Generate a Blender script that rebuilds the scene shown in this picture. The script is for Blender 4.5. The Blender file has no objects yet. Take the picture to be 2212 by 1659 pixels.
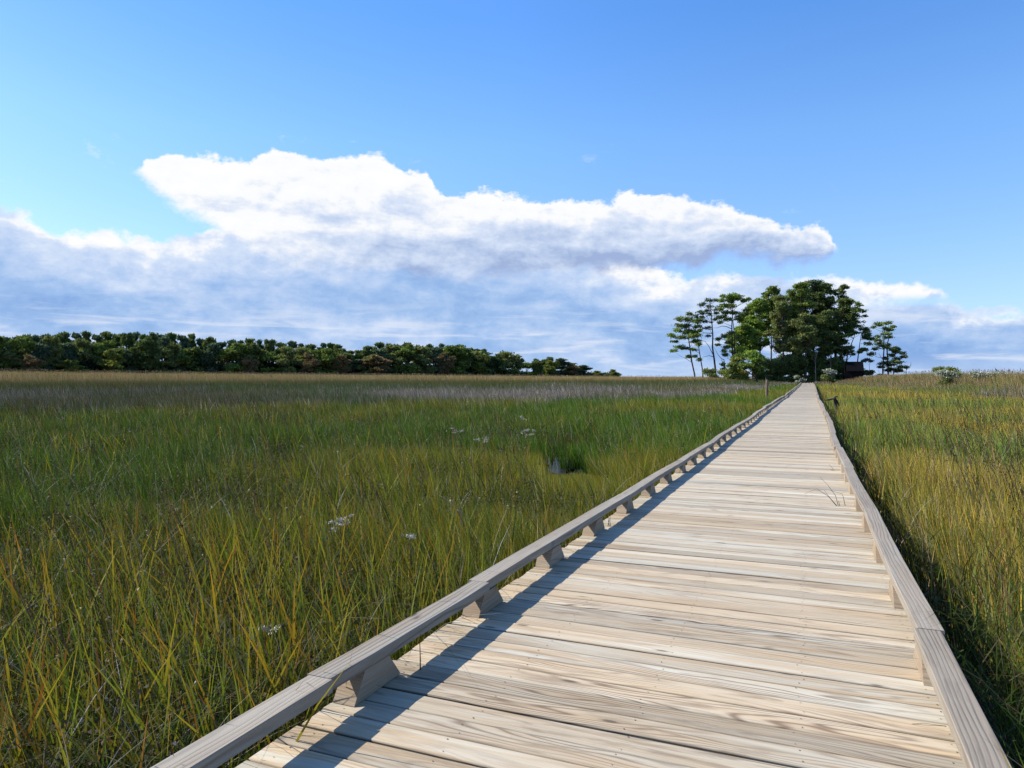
import bpy, math, random
import numpy as np
rng = np.random.default_rng(7); random.seed(7)
sc = bpy.context.scene
COL = sc.collection
H = 1.37; GZ = -0.75
YAW = math.radians(22.56)
F = 1546.0; CX = 1106.0; HY = 815.0
RT = np.array([math.cos(YAW), math.sin(YAW)]); FW = np.array([-math.sin(YAW), math.cos(YAW)])

def W(x, y, Z):                     # bearing/height of a sighted point at distance Z -> metres
    X = (x-CX)/F*Z; v = (HY-y)/F*Z
    g = RT*X + FW*Z
    return np.array([g[0], g[1], H+v])

def lin(c): 
    c = np.array(c, float)/255
    return tuple(np.where(c <= .04045, c/12.92, ((c+.055)/1.055)**2.4))

# ---------------------------------------------------------------- objects
def tag(o, label=None, cat=None, group=None, kind=None):
    if label: o['label'] = label
    if cat: o['category'] = cat
    if group: o['group'] = group
    if kind: o['kind'] = kind
    return o

def empty(name, loc, rz=0):
    o = bpy.data.objects.new(name, None); COL.objects.link(o)
    o.location = tuple(float(v) for v in loc); o.rotation_euler = (0, 0, rz); o.empty_display_size = .2
    return o

def mesh_np(name, V, T, mats, parent=None, col=None, gc=None, midx=None, smooth=False):
    """one mesh object from vertex array and a list of face arrays (tri and/or quad)"""
    me = bpy.data.meshes.new(name)
    if not isinstance(T, list): T = [T]
    T = [np.asarray(t, dtype=np.int32) for t in T if len(t)]
    V = np.asarray(V, dtype=np.float32)
    me.vertices.add(len(V)); me.vertices.foreach_set('co', V.ravel())
    nl = sum(t.size for t in T); nf = sum(len(t) for t in T)
    me.loops.add(nl); me.loops.foreach_set('vertex_index', np.concatenate([t.ravel() for t in T]))
    me.polygons.add(nf)
    tot = np.concatenate([np.full(len(t), t.shape[1], np.int32) for t in T])
    st = np.concatenate([[0], np.cumsum(tot)[:-1]]).astype(np.int32)
    me.polygons.foreach_set('loop_start', st)
    me.polygons.foreach_set('loop_total', tot)
    if midx is not None: me.polygons.foreach_set('material_index', np.asarray(midx, np.int32))
    me.polygons.foreach_set('use_smooth', np.full(nf, bool(smooth)))
    for m in (mats if isinstance(mats, (list, tuple)) else [mats]): me.materials.append(m)
    if col is not None:
        a = me.attributes.new('Col', 'FLOAT_COLOR', 'POINT')
        c4 = np.ones((len(V), 4), np.float32); c4[:, :3] = col
        a.data.foreach_set('color', c4.ravel())
    if gc is not None:
        a = me.attributes.new('gc', 'FLOAT_VECTOR', 'POINT')
        a.data.foreach_set('vector', np.asarray(gc, np.float32).ravel())
    me.update(calc_edges=True)
    o = bpy.data.objects.new(name, me); COL.objects.link(o)
    if parent: o.parent = parent
    return o

# ---------------------------------------------------------------- materials
def newmat(name):
    m = bpy.data.materials.new(name); m.use_nodes = True
    nt = m.node_tree; nt.nodes.clear()
    return m, nt, nt.nodes, nt.links

def N(nt, typ, **kw):
    n = nt.nodes.new(typ)
    for k, v in kw.items():
        if k.startswith('i_'): n.inputs[int(k[2:])].default_value = v
        else: setattr(n, k, v)
    return n

def math_(nt, op, a, b=None, c=None, clamp=False):
    n = nt.nodes.new('ShaderNodeMath'); n.operation = op; n.use_clamp = clamp
    for i, v in enumerate((a, b, c)):
        if v is None: continue
        if isinstance(v, (int, float)): n.inputs[i].default_value = v
        else: nt.links.new(v, n.inputs[i])
    return n.outputs[0]

def mixc(nt, f, a, b, blend='MIX'):
    n = nt.nodes.new('ShaderNodeMix'); n.data_type = 'RGBA'; n.blend_type = blend
    for s, v in ((n.inputs[0], f), (n.inputs[6], a), (n.inputs[7], b)):
        if isinstance(v, (int, float)): s.default_value = v
        elif isinstance(v, tuple): s.default_value = (*v[:3], 1)
        else: nt.links.new(v, s)
    return n.outputs[2]

def ramp(nt, f, pts, interp='LINEAR'):
    n = nt.nodes.new('ShaderNodeValToRGB'); n.color_ramp.interpolation = interp
    cr = n.color_ramp
    while len(cr.elements) < len(pts): cr.elements.new(.5)
    for e, (p, c) in zip(cr.elements, pts):
        e.position = p; e.color = (*(c if isinstance(c, tuple) else (c, c, c)), 1)
    nt.links.new(f, n.inputs[0]); return n.outputs[0]

def noise(nt, vec, scale, detail=3, rough=.55, dim='3D', dist=0):
    n = nt.nodes.new('ShaderNodeTexNoise'); n.noise_dimensions = dim
    nt.links.new(vec, n.inputs['Vector']); n.inputs['Scale'].default_value = scale
    n.inputs['Detail'].default_value = detail; n.inputs['Roughness'].default_value = rough
    n.inputs['Distortion'].default_value = dist
    return n.outputs[0]

def vmul(nt, v, s):
    n = nt.nodes.new('ShaderNodeVectorMath'); n.operation = 'MULTIPLY'
    nt.links.new(v, n.inputs[0]); n.inputs[1].default_value = s; return n.outputs[0]

def leaf_mat(name, trans=.35, rough=.55, spec=.25, scale=.66):
    m, nt, nd, lk = newmat(name)
    at = N(nt, 'ShaderNodeAttribute', attribute_name='Col')
    p = N(nt, 'ShaderNodeBsdfPrincipled'); p.inputs['Roughness'].default_value = rough
    p.inputs['Specular IOR Level'].default_value = spec
    lk.new(mixc(nt, 1.0, at.outputs[0], (scale, scale, scale), 'MULTIPLY'), p.inputs['Base Color'])
    tr = N(nt, 'ShaderNodeBsdfTranslucent'); tc = mixc(nt, 1.0, at.outputs[0], (scale, scale, .6*scale), 'MULTIPLY')
    lk.new(tc, tr.inputs[0])
    mx = N(nt, 'ShaderNodeMixShader'); mx.inputs[0].default_value = trans
    lk.new(p.outputs[0], mx.inputs[1]); lk.new(tr.outputs[0], mx.inputs[2])
    o = N(nt, 'ShaderNodeOutputMaterial'); lk.new(mx.outputs[0], o.inputs[0])
    return m
M_GRASS = leaf_mat('grass_blade', .38, .6, .10)
M_LEAF = leaf_mat('pine_needles', .28, .7, .1, .95)
M_DRY = leaf_mat('dry_stalk', .15, .7, .1)

def flat_mat(name, c, rough=.8, c2=None, scale=8, bump=.0, spec=.3):
    m, nt, nd, lk = newmat(name)
    tc = N(nt, 'ShaderNodeTexCoord'); p = N(nt, 'ShaderNodeBsdfPrincipled')
    p.inputs['Roughness'].default_value = rough; p.inputs['Specular IOR Level'].default_value = spec
    nz = noise(nt, tc.outputs['Object'], scale, 5, .6)
    f = ramp(nt, nz, [(.35, 0.), (.65, 1.)])
    lk.new(mixc(nt, f, c, c2 or tuple(v*.6 for v in c)), p.inputs['Base Color'])
    if bump:
        b = N(nt, 'ShaderNodeBump'); b.inputs['Strength'].default_value = bump; b.inputs['Distance'].default_value = .05
        lk.new(nz, b.inputs['Height']); lk.new(b.outputs[0], p.inputs['Normal'])
    o = N(nt, 'ShaderNodeOutputMaterial'); lk.new(p.outputs[0], o.inputs[0])
    return m
M_BARK = flat_mat('pine_bark', (.085, .058, .04), .9, (.035, .025, .02), 3)
M_PALEBARK = flat_mat('dead_bark', (.20, .16, .13), .9, (.12, .09, .07), 3)
M_MUD = flat_mat('marsh_mud', (.030, .026, .014), .8, (.055, .045, .02), .6, .4)
M_SHED = flat_mat('shed_board', (.012, .010, .010), .9, (.009, .008, .008), 2, spec=.02)
M_SHEDROOF = flat_mat('shed_shingle', (.008, .008, .009), .95, (.006, .006, .007), 3, spec=.0)
M_POST = flat_mat('post_wood', (.22, .15, .10), .9, (.12, .085, .06), 5, .3)
M_DRIFT = flat_mat('driftwood', (.05, .038, .028), .9, (.02, .016, .012), 6, .3)

def wood_mat(name, light, warm, dark, ring_amt=.5, stain_amt=.6, grey=None, ringf=150., vein=1.0, wavy=62., fc=(.80, 1.14)):
    m, nt, nd, lk = newmat(name)
    at = N(nt, 'ShaderNodeAttribute', attribute_name='gc'); v = at.outputs['Vector']
    ac = N(nt, 'ShaderNodeAttribute', attribute_name='Col')
    sx = N(nt, 'ShaderNodeSeparateXYZ'); lk.new(v, sx.inputs[0])
    low = noise(nt, vmul(nt, v, (.75, 5.5, 5.5)), 1.0, 2, .5)
    mid = noise(nt, vmul(nt, v, (2.5, 22, 22)), 1.0, 3, .55)
    # growth rings: contour lines of across-grain distance bent by slow noise
    a = math_(nt, 'MULTIPLY', sx.outputs[1], ringf)
    b = math_(nt, 'MULTIPLY', sx.outputs[2], ringf*.6)
    c = math_(nt, 'MULTIPLY', math_(nt, 'SUBTRACT', low, .5), wavy)
    d = math_(nt, 'MULTIPLY', math_(nt, 'SUBTRACT', mid, .5), 3.)
    ph = math_(nt, 'ADD', math_(nt, 'ADD', a, b), math_(nt, 'ADD', c, d))
    ring = math_(nt, 'ADD', math_(nt, 'MULTIPLY', math_(nt, 'SINE', ph), .5), .5)
    ring = math_(nt, 'POWER', ring, 3.0)
    fib = noise(nt, vmul(nt, v, (5, 420, 420)), 1.0, 3, .6)
    stain = noise(nt, vmul(nt, v, (2.4, 18, 18)), 1.0, 4, .6, dist=.5)
    st2 = noise(nt, vmul(nt, v, (.5, 9, 9)), 1.7, 3, .6)
    sep = N(nt, 'ShaderNodeSeparateColor'); lk.new(ac.outputs[0], sep.inputs[0])
    col = mixc(nt, ramp(nt, st2, [(.38, 0.), (.66, 1.)]), light, warm)
    col = mixc(nt, math_(nt, 'MULTIPLY', sep.outputs[1], .75), col, warm)
    sm = math_(nt, 'MULTIPLY', ramp(nt, stain, [(.50, 0.), (.66, 1.)]), math_(nt, 'MULTIPLY', sep.outputs[2], stain_amt))
    rm = math_(nt, 'MULTIPLY', math_(nt, 'MULTIPLY', ring, ramp(nt, noise(nt, vmul(nt, v, (1.1, 4, 4)), 1.0, 2, .5), [(.38, .15), (.62, 1.)])), math_(nt, 'MULTIPLY', math_(nt, 'ADD', sep.outputs[2], .25), ring_amt))
    col = mixc(nt, math_(nt, 'MAXIMUM', sm, rm), col, dark)
    # knots
    vo = N(nt, 'ShaderNodeTexVoronoi'); vo.feature = 'F1'; vo.inputs['Scale'].default_value = 1.0
    vo.inputs['Randomness'].default_value = 1.0
    lk.new(vmul(nt, v, (2.0, 6.5, 0)), vo.inputs['Vector'])
    kn = ramp(nt, vo.outputs['Distance'], [(.0, 1.), (.05, .9), (.08, .3), (.13, 0.)])
    col = mixc(nt, math_(nt, 'MULTIPLY', kn, .8), col, tuple(x*.35 for x in dark))
    fb = ramp(nt, fib, [(.3, fc[0]), (.7, fc[1])])
    col = mixc(nt, 1.0, col, fb, 'MULTIPLY')
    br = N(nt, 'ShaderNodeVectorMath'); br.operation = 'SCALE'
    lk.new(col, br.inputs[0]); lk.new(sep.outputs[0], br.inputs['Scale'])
    p = N(nt, 'ShaderNodeBsdfPrincipled'); p.inputs['Roughness'].default_value = .72
    p.inputs['Specular IOR Level'].default_value = .28
    lk.new(br.outputs[0], p.inputs['Base Color'])
    bp = N(nt, 'ShaderNodeBump'); bp.inputs['Strength'].default_value = .5; bp.inputs['Distance'].default_value = .0015*vein
    hh = math_(nt, 'ADD', math_(nt, 'MULTIPLY', fib, .5), math_(nt, 'MULTIPLY', ring, -.7))
    lk.new(hh, bp.inputs['Height']); lk.new(bp.outputs[0], p.inputs['Normal'])
    o = N(nt, 'ShaderNodeOutputMaterial'); lk.new(p.outputs[0], o.inputs[0])
    return m
M_PLANK = wood_mat('deck_plank', (.45, .437, .355), (.40, .295, .175), (.145, .095, .055), .80, .70, fc=(.88, 1.07), ringf=230., wavy=80.)
M_RAIL = wood_mat('rail_timber', (.285, .255, .20), (.26, .21, .15), (.062, .048, .034), .62, .35, ringf=260., vein=2.0, wavy=30., fc=(.86, 1.1))
M_BLOCK = wood_mat('block_timber', (.35, .29, .21), (.33, .235, .14), (.17, .115, .07), .6, .3, ringf=330.)
M_SCREW = flat_mat('screw_head', (.10, .085, .07), .6)

# ---------------------------------------------------------------- noise helper
_tabs = {}
def vn(x, y, seed=0):
    if seed not in _tabs: _tabs[seed] = np.random.default_rng(seed+100).random((256, 256))
    t = _tabs[seed]
    xi = np.floor(x).astype(int); yi = np.floor(y).astype(int)
    fx = x-xi; fy = y-yi; fx = fx*fx*(3-2*fx); fy = fy*fy*(3-2*fy)
    g = lambda a, b: t[a & 255, b & 255]
    return (g(xi, yi)*(1-fx)+g(xi+1, yi)*fx)*(1-fy)+(g(xi, yi+1)*(1-fx)+g(xi+1, yi+1)*fx)*fy
def fbm(x, y, seed=0, o=3):
    s = 0; a = .5; n = 0
    for i in range(o): s = s+a*vn(x*2**i, y*2**i, seed+i); n += a; a *= .5
    return s/n

# ---------------------------------------------------------------- boardwalk
HS = np.array([-3, 0, 2, 11, 22, 34, 43, 71, 110, 140.])*H
DROP = np.array([.97, 1.0, 1.018, 1.10, 1.075, 1.115, 1.165, 1.06, .985, .98])
PS = np.array([-3, 3, 9, 12.7, 17, 24, 37, 55, 91, 129, 140.])*H
PR = np.array([.35, .355, .34, .33, .375, .37, .36, .44, .54, .42, .40])*H - .48
def dz(s): return H - np.interp(s, HS, DROP)*H
def dx(s): return np.interp(s, PS, PR)
BL, BR = -1.774, .48          # inner faces of the blocks
EL, ER = BL-.115, BR+.115     # plank ends
S1 = 177.0

def boxes(cent, half, chamfer=0):
    pass

def build_boardwalk():
    root = empty('boardwalk', (0, 0, 0))
    tag(root, 'long pale plank boardwalk with low curb rails, running across the marsh to the pines', 'boardwalk')
    V = []; Q = []; C = []; G = []; MI = []
    s = -2.2; k = 0; n0 = 0
    while s < S1:
        w = .1365+random.uniform(-.001, .001)
        gap = random.choice([.003, .005, .006, .007, .009, .010, .016])
        sc_ = s+w/2
        z = float(dz(sc_))+random.uniform(-.0022, .0022); ox = float(dx(sc_))
        xa = EL+ox+random.uniform(-.012, .008); xb = ER+ox+random.uniform(-.008, .012)
        br = random.choice([.76, .86, .95, 1.02, 1.08, 1.15]); wm = random.random()**1.2; stn = .06+.94*random.random()**1.5
        if s < 5.2: wm = .35+.65*wm; stn = .35+.65*stn
        if s > 20: stn *= .8; wm *= .75
        col = (br, wm, stn)
        off = (random.uniform(0, 60), random.uniform(0, 9), random.uniform(0, 9))
        near = s < 26
        ns = 9 if near else (3 if s < 60 else 1)
        ch = .0045 if near else 0
        cup = random.uniform(-.0012, .0025); tw = random.uniform(-.0022, .0022)
        bow = random.uniform(-.004, .004) if random.random() < .5 else 0
        yaw = random.uniform(-.0018, .0018)
        xs = np.linspace(xa, xb, ns+1)
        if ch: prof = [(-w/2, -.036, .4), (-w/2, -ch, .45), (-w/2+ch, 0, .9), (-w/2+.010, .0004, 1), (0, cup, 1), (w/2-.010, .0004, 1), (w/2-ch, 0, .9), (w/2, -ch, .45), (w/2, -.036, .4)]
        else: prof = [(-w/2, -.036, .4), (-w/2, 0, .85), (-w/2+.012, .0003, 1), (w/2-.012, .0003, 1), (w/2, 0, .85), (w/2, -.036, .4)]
        m = len(prof); b0 = len(V)
        mid = (xa+xb)/2; L = (xb-xa)/2
        for x in xs:
            u = (x-mid)/L
            bz = bow*(1-u*u) + tw*u*.5
            for (py, pz, pe) in prof:
                V.append((x, sc_+py+yaw*(x-mid)+bow*.6*(1-u*u), z+pz+bz + tw*u*(py/w)))
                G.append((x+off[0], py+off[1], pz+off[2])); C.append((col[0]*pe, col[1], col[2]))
        for i in range(ns):
            for j in range(m-1):
                a = b0+i*m+j
                Q.append((a, a+1, a+m+1, a+m)); MI.append(0)
            a = b0+i*m; Q.append((a, a+m, a+m+m-1, a+m-1)); MI.append(0)
        # ends as quads strips
        for e, base in ((0, b0), (1, b0+ns*m)):
            lo, hi = 0, m-1
            while hi-lo > 1:
                f = (base+lo, base+hi, base+hi-1, base+lo+1) if hi-1 > lo+1 else None
                if f is None: 
                    Q.append((base+lo, base+hi, base+lo+1, base+lo+1)) ; MI.append(0); break
                Q.append(f if e else f[::-1]); MI.append(0); lo += 1; hi -= 1
        if s < 16:                                   # two screws on each joist line
            for jx in (EL+.10, EL+.62, EL+1.23, EL+1.85, ER-.10):
                for q in (-.038, .038):
                    cx, cy = jx+ox+random.uniform(-.02, .02), sc_+q+random.uniform(-.014, .014)
                    u = (cx-mid)/L; zz = z+bow*(1-u*u)+tw*u*.5+.0022+max(cup, 0)*.7
                    b1 = len(V); r = random.uniform(.0024, .0038)
                    for t in range(8):
                        V.append((cx+r*math.cos(t*math.pi/4), cy+r*math.sin(t*math.pi/4), zz)); G.append((0, 0, 0)); C.append((1, 0, 0))
                    Q.append((b1, b1+1, b1+2, b1+3)); Q.append((b1+3, b1+4, b1+5, b1+6)); Q.append((b1, b1+3, b1+6, b1+7)); MI += [1, 1, 1]
        s += w+gap
    V = np.array(V); 
    tri = [q[:3] for q in Q if q[2] == q[3]]; qq = [(q, m_) for q, m_ in zip(Q, MI) if q[2] != q[3]]
    mesh_np('deck', V, [np.array([q for q, _ in qq]), np.array(tri)] if tri else [np.array([q for q, _ in qq])], [M_PLANK, M_SCREW], root,
            col=np.array(C), gc=np.array(G), midx=[m_ for _, m_ in qq]+[0]*len(tri))

    def prism(name, path, prof, mat, parent, col, seed_off, gcf=None):
        """sweep closed profile (x,z) along list of (x,y,z); gc.x runs along"""
        m = len(prof); V = []; G = []; Q = []
        d0 = 0
        for i, p in enumerate(path):
            if i: d0 += math.dist(p, path[i-1])
            for (a, b) in prof:
                V.append((p[0]+a, p[1], p[2]+b)); G.append((d0+seed_off[0], a+seed_off[1], b+seed_off[2]))
        for i in range(len(path)-1):
            for j in range(m):
                a = i*m+j; b = i*m+(j+1) % m
                Q.append((a, b, b+m, a+m))
        V2 = list(V); G2 = list(G)
        for i, fl in ((0, 1), (len(path)-1, 0)):
            c = len(V2); 
            V2 += V[i*m:(i+1)*m]; G2 += [(g[1]*.3, g[1], g[2]) for g in G[i*m:(i+1)*m]]
            for j in range(1, m-2, 2):
                f = (c, c+j, c+j+1, c+j+2); Q.append(f[::-1] if not fl else f)
            if m % 2: 
                pass
        return mesh_np(name, V2, np.array(Q), mat, parent, col=np.tile(col, (len(V2), 1)), gc=G2)

    RW, RTk = .118, .052
    RB = .128                                        # underside of rail above the deck
    def rail(side, cuts):
        inner = BL if side < 0 else BR
        for i in range(len(cuts)-1):
            a, b = cuts[i]+.0012, cuts[i+1]-.0012
            n = 5 if a < 30 else 2
            jx0, jx1 = [random.uniform(-.012, .012)*(1+min(a, 60)*.05) for _ in (0, 1)]
            jz = random.uniform(-.001, .004); kink = random.uniform(-.012, .012)*(1+min(a, 40)*.04); sag = random.uniform(-.006, .004)
            path = []
            for t in np.linspace(0, 1, n+1):
                s = a+(b-a)*t
                path.append((inner+float(dx(s))+jx0*(1-t)+jx1*t+kink*math.sin(t*3.14)-(RW/2-.002 if side < 0 else -RW/2+.002), s, float(dz(s))+RB+.0005+jz+max(sag*math.sin(t*9.42), -.0005-jz)))
            c = .003
            hw = RW/2; pr = [(-hw, 0), (-hw, RTk-c), (-hw+c, RTk), (hw-c, RTk), (hw, RTk-c), (hw, 0)]
            tone = random.uniform(.85, 1.12)
            col = (tone, random.random()*.6+(.3 if side > 0 else 0), .5+.5*random.random())
            off = (random.uniform(0, 60), random.uniform(0, 9), random.uniform(0, 9))
            prism('curb_rail', path, pr, M_RAIL, root, col, off)
    sp = .8916*H*1.0
    jl = [-2.2, 1.725*H] + [2.83*H+3*sp*i for i in range(60) if 2.83*H+3*sp*i < S1-1] + [S1]
    jr = [-2.2] + [2.904*H+3*sp*i for i in range(-1, 60) if -1.5 < 2.904*H+3*sp*i < S1-1] + [S1]
    rail(-1, jl); rail(1, jr)

    def block_geo(side, s, rel=False):
        inner = BL if side < 0 else BR
        ox = float(dx(s+.18)); z = float(dz(s+.18))+.0035
        la = .37+random.uniform(-.012, .012); r1 = .092+random.uniform(-.01, .01); r2 = .108+random.uniform(-.01, .01)
        x0, x1 = (inner-.110, inner) if side < 0 else (inner, inner+.110)
        P = []
        for x in (x0, x1):
            for (yy, zz) in ((0, 0), (la, 0), (la-r2, RB-.0045), (r1, RB-.0045)):
                P.append((x+ox, s+yy, z+zz))
        Q = [(0, 1, 2, 3), (7, 6, 5, 4), (0, 3, 7, 4), (1, 5, 6, 2), (3, 2, 6, 7), (0, 4, 5, 1)]
        # separate vertices per face so end grain gets its own coordinates
        off = (random.uniform(0, 60), random.uniform(0, 9), random.uniform(0, 9))
        V = []; G = []; QQ = []
        for fi, q in enumerate(Q):
            b = len(V)
            for i in q:
                p = P[i]; V.append(p)
                if fi in (2, 3): # end grain: arcs about the pith
                    rr = math.hypot(p[0]-(x0+x1)/2-ox, p[2]-z+.02); G.append((off[0]+p[0], off[1]+(p[2]-z)*1.3, off[2]))
                else: G.append((off[0]+p[1], off[1]+p[0], off[2]+p[2]))
            QQ.append((b, b+1, b+2, b+3))
        return V, QQ, G
    nb = 0
    for side, s0 in ((-1, 1.837*H), (1, 2.6986*H)):
        rest = [[], [], []]
        s = s0-3*sp; k = 0
        while s < S1-.6:
            if s > -2.1:
                V, Q, G = block_geo(side, s+random.uniform(-.02, .02))
                if k < 50:
                    mesh_np('rail_block', V, np.array(Q), M_BLOCK, root, col=np.tile((random.uniform(.8, 1.05), random.random(), .6+.4*random.random()), (len(V), 1)), gc=G)
                    k += 1
                else:
                    b = len(rest[0]); rest[0] += V; rest[1] += [tuple(i+b for i in q) for q in Q]; rest[2] += G
            s += sp
        if side < 0: keep = rest
    V, Q, G = keep; b = len(V)
    V = V+rest[0]; Q = Q+[tuple(i+b for i in q) for q in rest[1]]; G = G+rest[2]
    tag(mesh_np('rail_block', V, np.array(Q), M_BLOCK, root, col=np.tile((.9, .5, .6), (len(V), 1)), gc=G), kind='stuff')
    # stringers and piles under the deck
    for x in (EL+.10, EL+.62, EL+1.23, EL+1.85, ER-.10):
        path = [(x+float(dx(s)), s, float(dz(s))-.245) for s in np.linspace(-2.1, S1-.1, 60)]
        prism('stringer', path, [(-.019, 0), (-.019, .195), (.019, .195), (.019, 0)], M_BLOCK, root, (.7, .5, .6), (random.random()*9, 1, 1))
    for i in range(22):
        s = -1.2+i*2.44
        for x in (EL+.14, ER-.14):
            path = [(x+float(dx(s)), s, GZ-.4), (x+float(dx(s)), s+.0, float(dz(s))-.26)]
            V = []; 
            r = .085; n = 10
            for p in path:
                for t in range(n): V.append((p[0]+r*math.cos(t*2*math.pi/n), p[1]+r*math.sin(t*2*math.pi/n), p[2]))
            Q = [(t, (t+1) % n, n+(t+1) % n, n+t) for t in range(n)]
            mesh_np('pile', V, np.array(Q), M_POST, root, smooth=True)
        path = [(EL+.02+float(dx(s)), s, 0), (ER-.02+float(dx(s)), s, 0)]
        z = float(dz(s))-.25
        V = [(px, s+yy, z+zz) for px in (EL+.02+float(dx(s)), ER-.02+float(dx(s))) for yy, zz in ((-.12, -.14), (-.086, -.14), (-.086, -.003), (-.12, -.003))]
        Q = [(0, 1, 2, 3), (7, 6, 5, 4), (0, 4, 5, 1), (1, 5, 6, 2), (2, 6, 7, 3), (3, 7, 4, 0)]
        mesh_np('cross_beam', V, np.array(Q), M_BLOCK, root, col=np.tile((.6, .5, .6), (8, 1)), gc=V)
build_boardwalk()

# ---------------------------------------------------------------- ground
def build_ground():
    xs = np.concatenate([-np.geomspace(7000, 30, 26), np.linspace(-28, 28, 57), np.geomspace(30, 7000, 26)])
    ys = np.concatenate([-np.geomspace(600, 12, 10), np.linspace(-10, 60, 71), np.geomspace(62, 7000, 30)])
    X, Y = np.meshgrid(xs, ys); r = np.hypot(X, Y)
    Z = GZ+(fbm(X*.9, Y*.9, 3)-.5)*.10*(r < 60)
    n = len(xs); V = np.stack([X.ravel(), Y.ravel(), Z.ravel()], 1)
    i, j = np.meshgrid(np.arange(n-1), np.arange(len(ys)-1)); a = (j*n+i).ravel()
    Q = np.stack([a, a+1, a+n+1, a+n], 1)
    tag(mesh_np('ground', V, Q, M_MUD, smooth=True), kind='structure')
build_ground()
POOL = W(1206, 1008, 16.9)
def build_water():
    m, nt, nd, lk = newmat('pool_water')
    p = N(nt, 'ShaderNodeBsdfPrincipled'); p.inputs['Base Color'].default_value = (.02, .02, .015, 1)
    p.inputs['Roughness'].default_value = .3; p.inputs['Specular IOR Level'].default_value = .12
    tc = N(nt, 'ShaderNodeTexCoord'); b = N(nt, 'ShaderNodeBump'); b.inputs['Strength'].default_value = .7
    lk.new(noise(nt, tc.outputs['Object'], 9, 2), b.inputs['Height']); lk.new(b.outputs[0], p.inputs['Normal'])
    o = N(nt, 'ShaderNodeOutputMaterial'); lk.new(p.outputs[0], o.inputs[0])
    n = 40; V = [(0, 0, 0)]
    for i in range(n):
        a = i*2*math.pi/n; k = 1+.25*math.sin(3*a+1)+.12*math.sin(7*a)
        q = RT*math.cos(a)*.34*k+FW*math.sin(a)*1.6*k
        V.append((q[0], q[1], 0))
    T = [(0, 1+i, 1+(i+1) % n) for i in range(n)]
    o = mesh_np('water', V, np.array(T), m); o.location = (POOL[0], POOL[1], GZ+.065)
    tag(o, kind='structure')
build_water()

# ---------------------------------------------------------------- grass
def blades(P, h, w, az, lean, cb, ct, nseg=3, mid=None, droop=.25, wpow=.65):
    n = len(P); V = np.zeros((n, 2*nseg+1, 3), np.float32); C = np.zeros((n, 2*nseg+1, 3), np.float32)
    sx = np.stack([np.cos(az), np.sin(az)], 1); L2 = (lean**2).sum(1)
    for k in range(nseg+1):
        t = k/nseg
        c = np.empty((n, 3)); 
        c[:, :2] = P[:, :2]+lean*(h*t**1.8)[:, None]
        c[:, 2] = P[:, 2]+h*(t-droop*np.minimum(L2, 3.)*t*t)
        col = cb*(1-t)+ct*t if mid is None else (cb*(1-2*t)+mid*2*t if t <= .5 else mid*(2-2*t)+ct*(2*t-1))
        if k < nseg:
            hw = (w*.5*(1-t)**wpow)[:, None]
            V[:, 2*k] = c; V[:, 2*k, :2] -= sx*hw; V[:, 2*k+1] = c; V[:, 2*k+1, :2] += sx*hw
            C[:, 2*k] = col; C[:, 2*k+1] = col
        else: V[:, 2*k] = c; C[:, 2*k] = col
    f = []
    for k in range(nseg-1): f += [(2*k, 2*k+1, 2*k+3), (2*k, 2*k+3, 2*k+2)]
    f.append((2*nseg-2, 2*nseg-1, 2*nseg))
    f = np.array(f); T = (np.arange(n)[:, None, None]*(2*nseg+1)+f[None]).reshape(-1, 3)
    return V.reshape(-1, 3), T, C.reshape(-1, 3)

class Soup:
    def __init__(s): s.V = []; s.T = []; s.C = []; s.n = 0
    def add(s, V, T, C):
        s.V.append(V); s.T.append(T+s.n); s.C.append(C); s.n += len(V)
    def build(s, name, mat, parent=None, loc=None):
        V = np.concatenate(s.V); 
        if loc is not None: V = V-np.array(loc)
        return mesh_np(name, V, np.concatenate(s.T), mat, parent, col=np.concatenate(s.C))

def bearing(X, Y):
    q = X*RT[0]+Y*RT[1]; z = X*FW[0]+Y*FW[1]
    return CX+F*q/np.maximum(z, .3), z
XR1 = [-400, 0, 500, 900, 1400, 1550, 1650, 1727, 1800, 1870, 1978, 2171, 2400]
R1 = [30, 33, 38, 43, 50, 60, 90, 165, 150, 100, 75, 48, 42]
def zone(X, Y):
    b, z = bearing(X, Y); b = np.clip(b, -400, 2400)
    r1 = np.interp(b, XR1, R1); q = z/r1
    right = b > 1760
    H3 = np.interp(b, [0, 300, 600, 1000, 1330, 1600, 1700, 1800, 1900, 2000, 2100, 2212], [3.35, 3.2, 3.0, 2.75, 2.5, 2.5, 2.3, 2.2, 2.9, 3.2, 3.1, 2.9])
    hl = np.interp(q, [0, .7, 1, 1.4, 1.9, 2.5, 3.0], [.86, .92, .98, 1.28, 1.7, 2.05, 1.])
    hl = np.where(q > 2.5, 2.05+(H3-2.05)*np.clip((q-2.5)/.5, 0, 1), hl)
    hr = np.interp(q, [0, .8, 1, 1.25], [.92, 1.0, 1.15, 1.75]); hr = np.where(q > 1.25, 1.75+(H3-1.75)*np.clip((q-1.25)/.3, 0, 1), hr)
    h = np.where(right, hr, hl)
    # the grass beside the walkway stays low
    dd = np.maximum(EL+dx(Y)-X, X-ER-dx(Y))
    h = np.where((dd < 10) & (Y < S1), np.minimum(h, np.interp(dd, [0, 4, 10], [.88, 1.0, 1.4])+.0*h), h)
    return b, z, q, h, right, dd

def pick(n, pal, wts):
    pal = np.array(pal); i = rng.choice(len(pal), n, p=np.array(wts)/sum(wts)); return pal[i]

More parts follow.
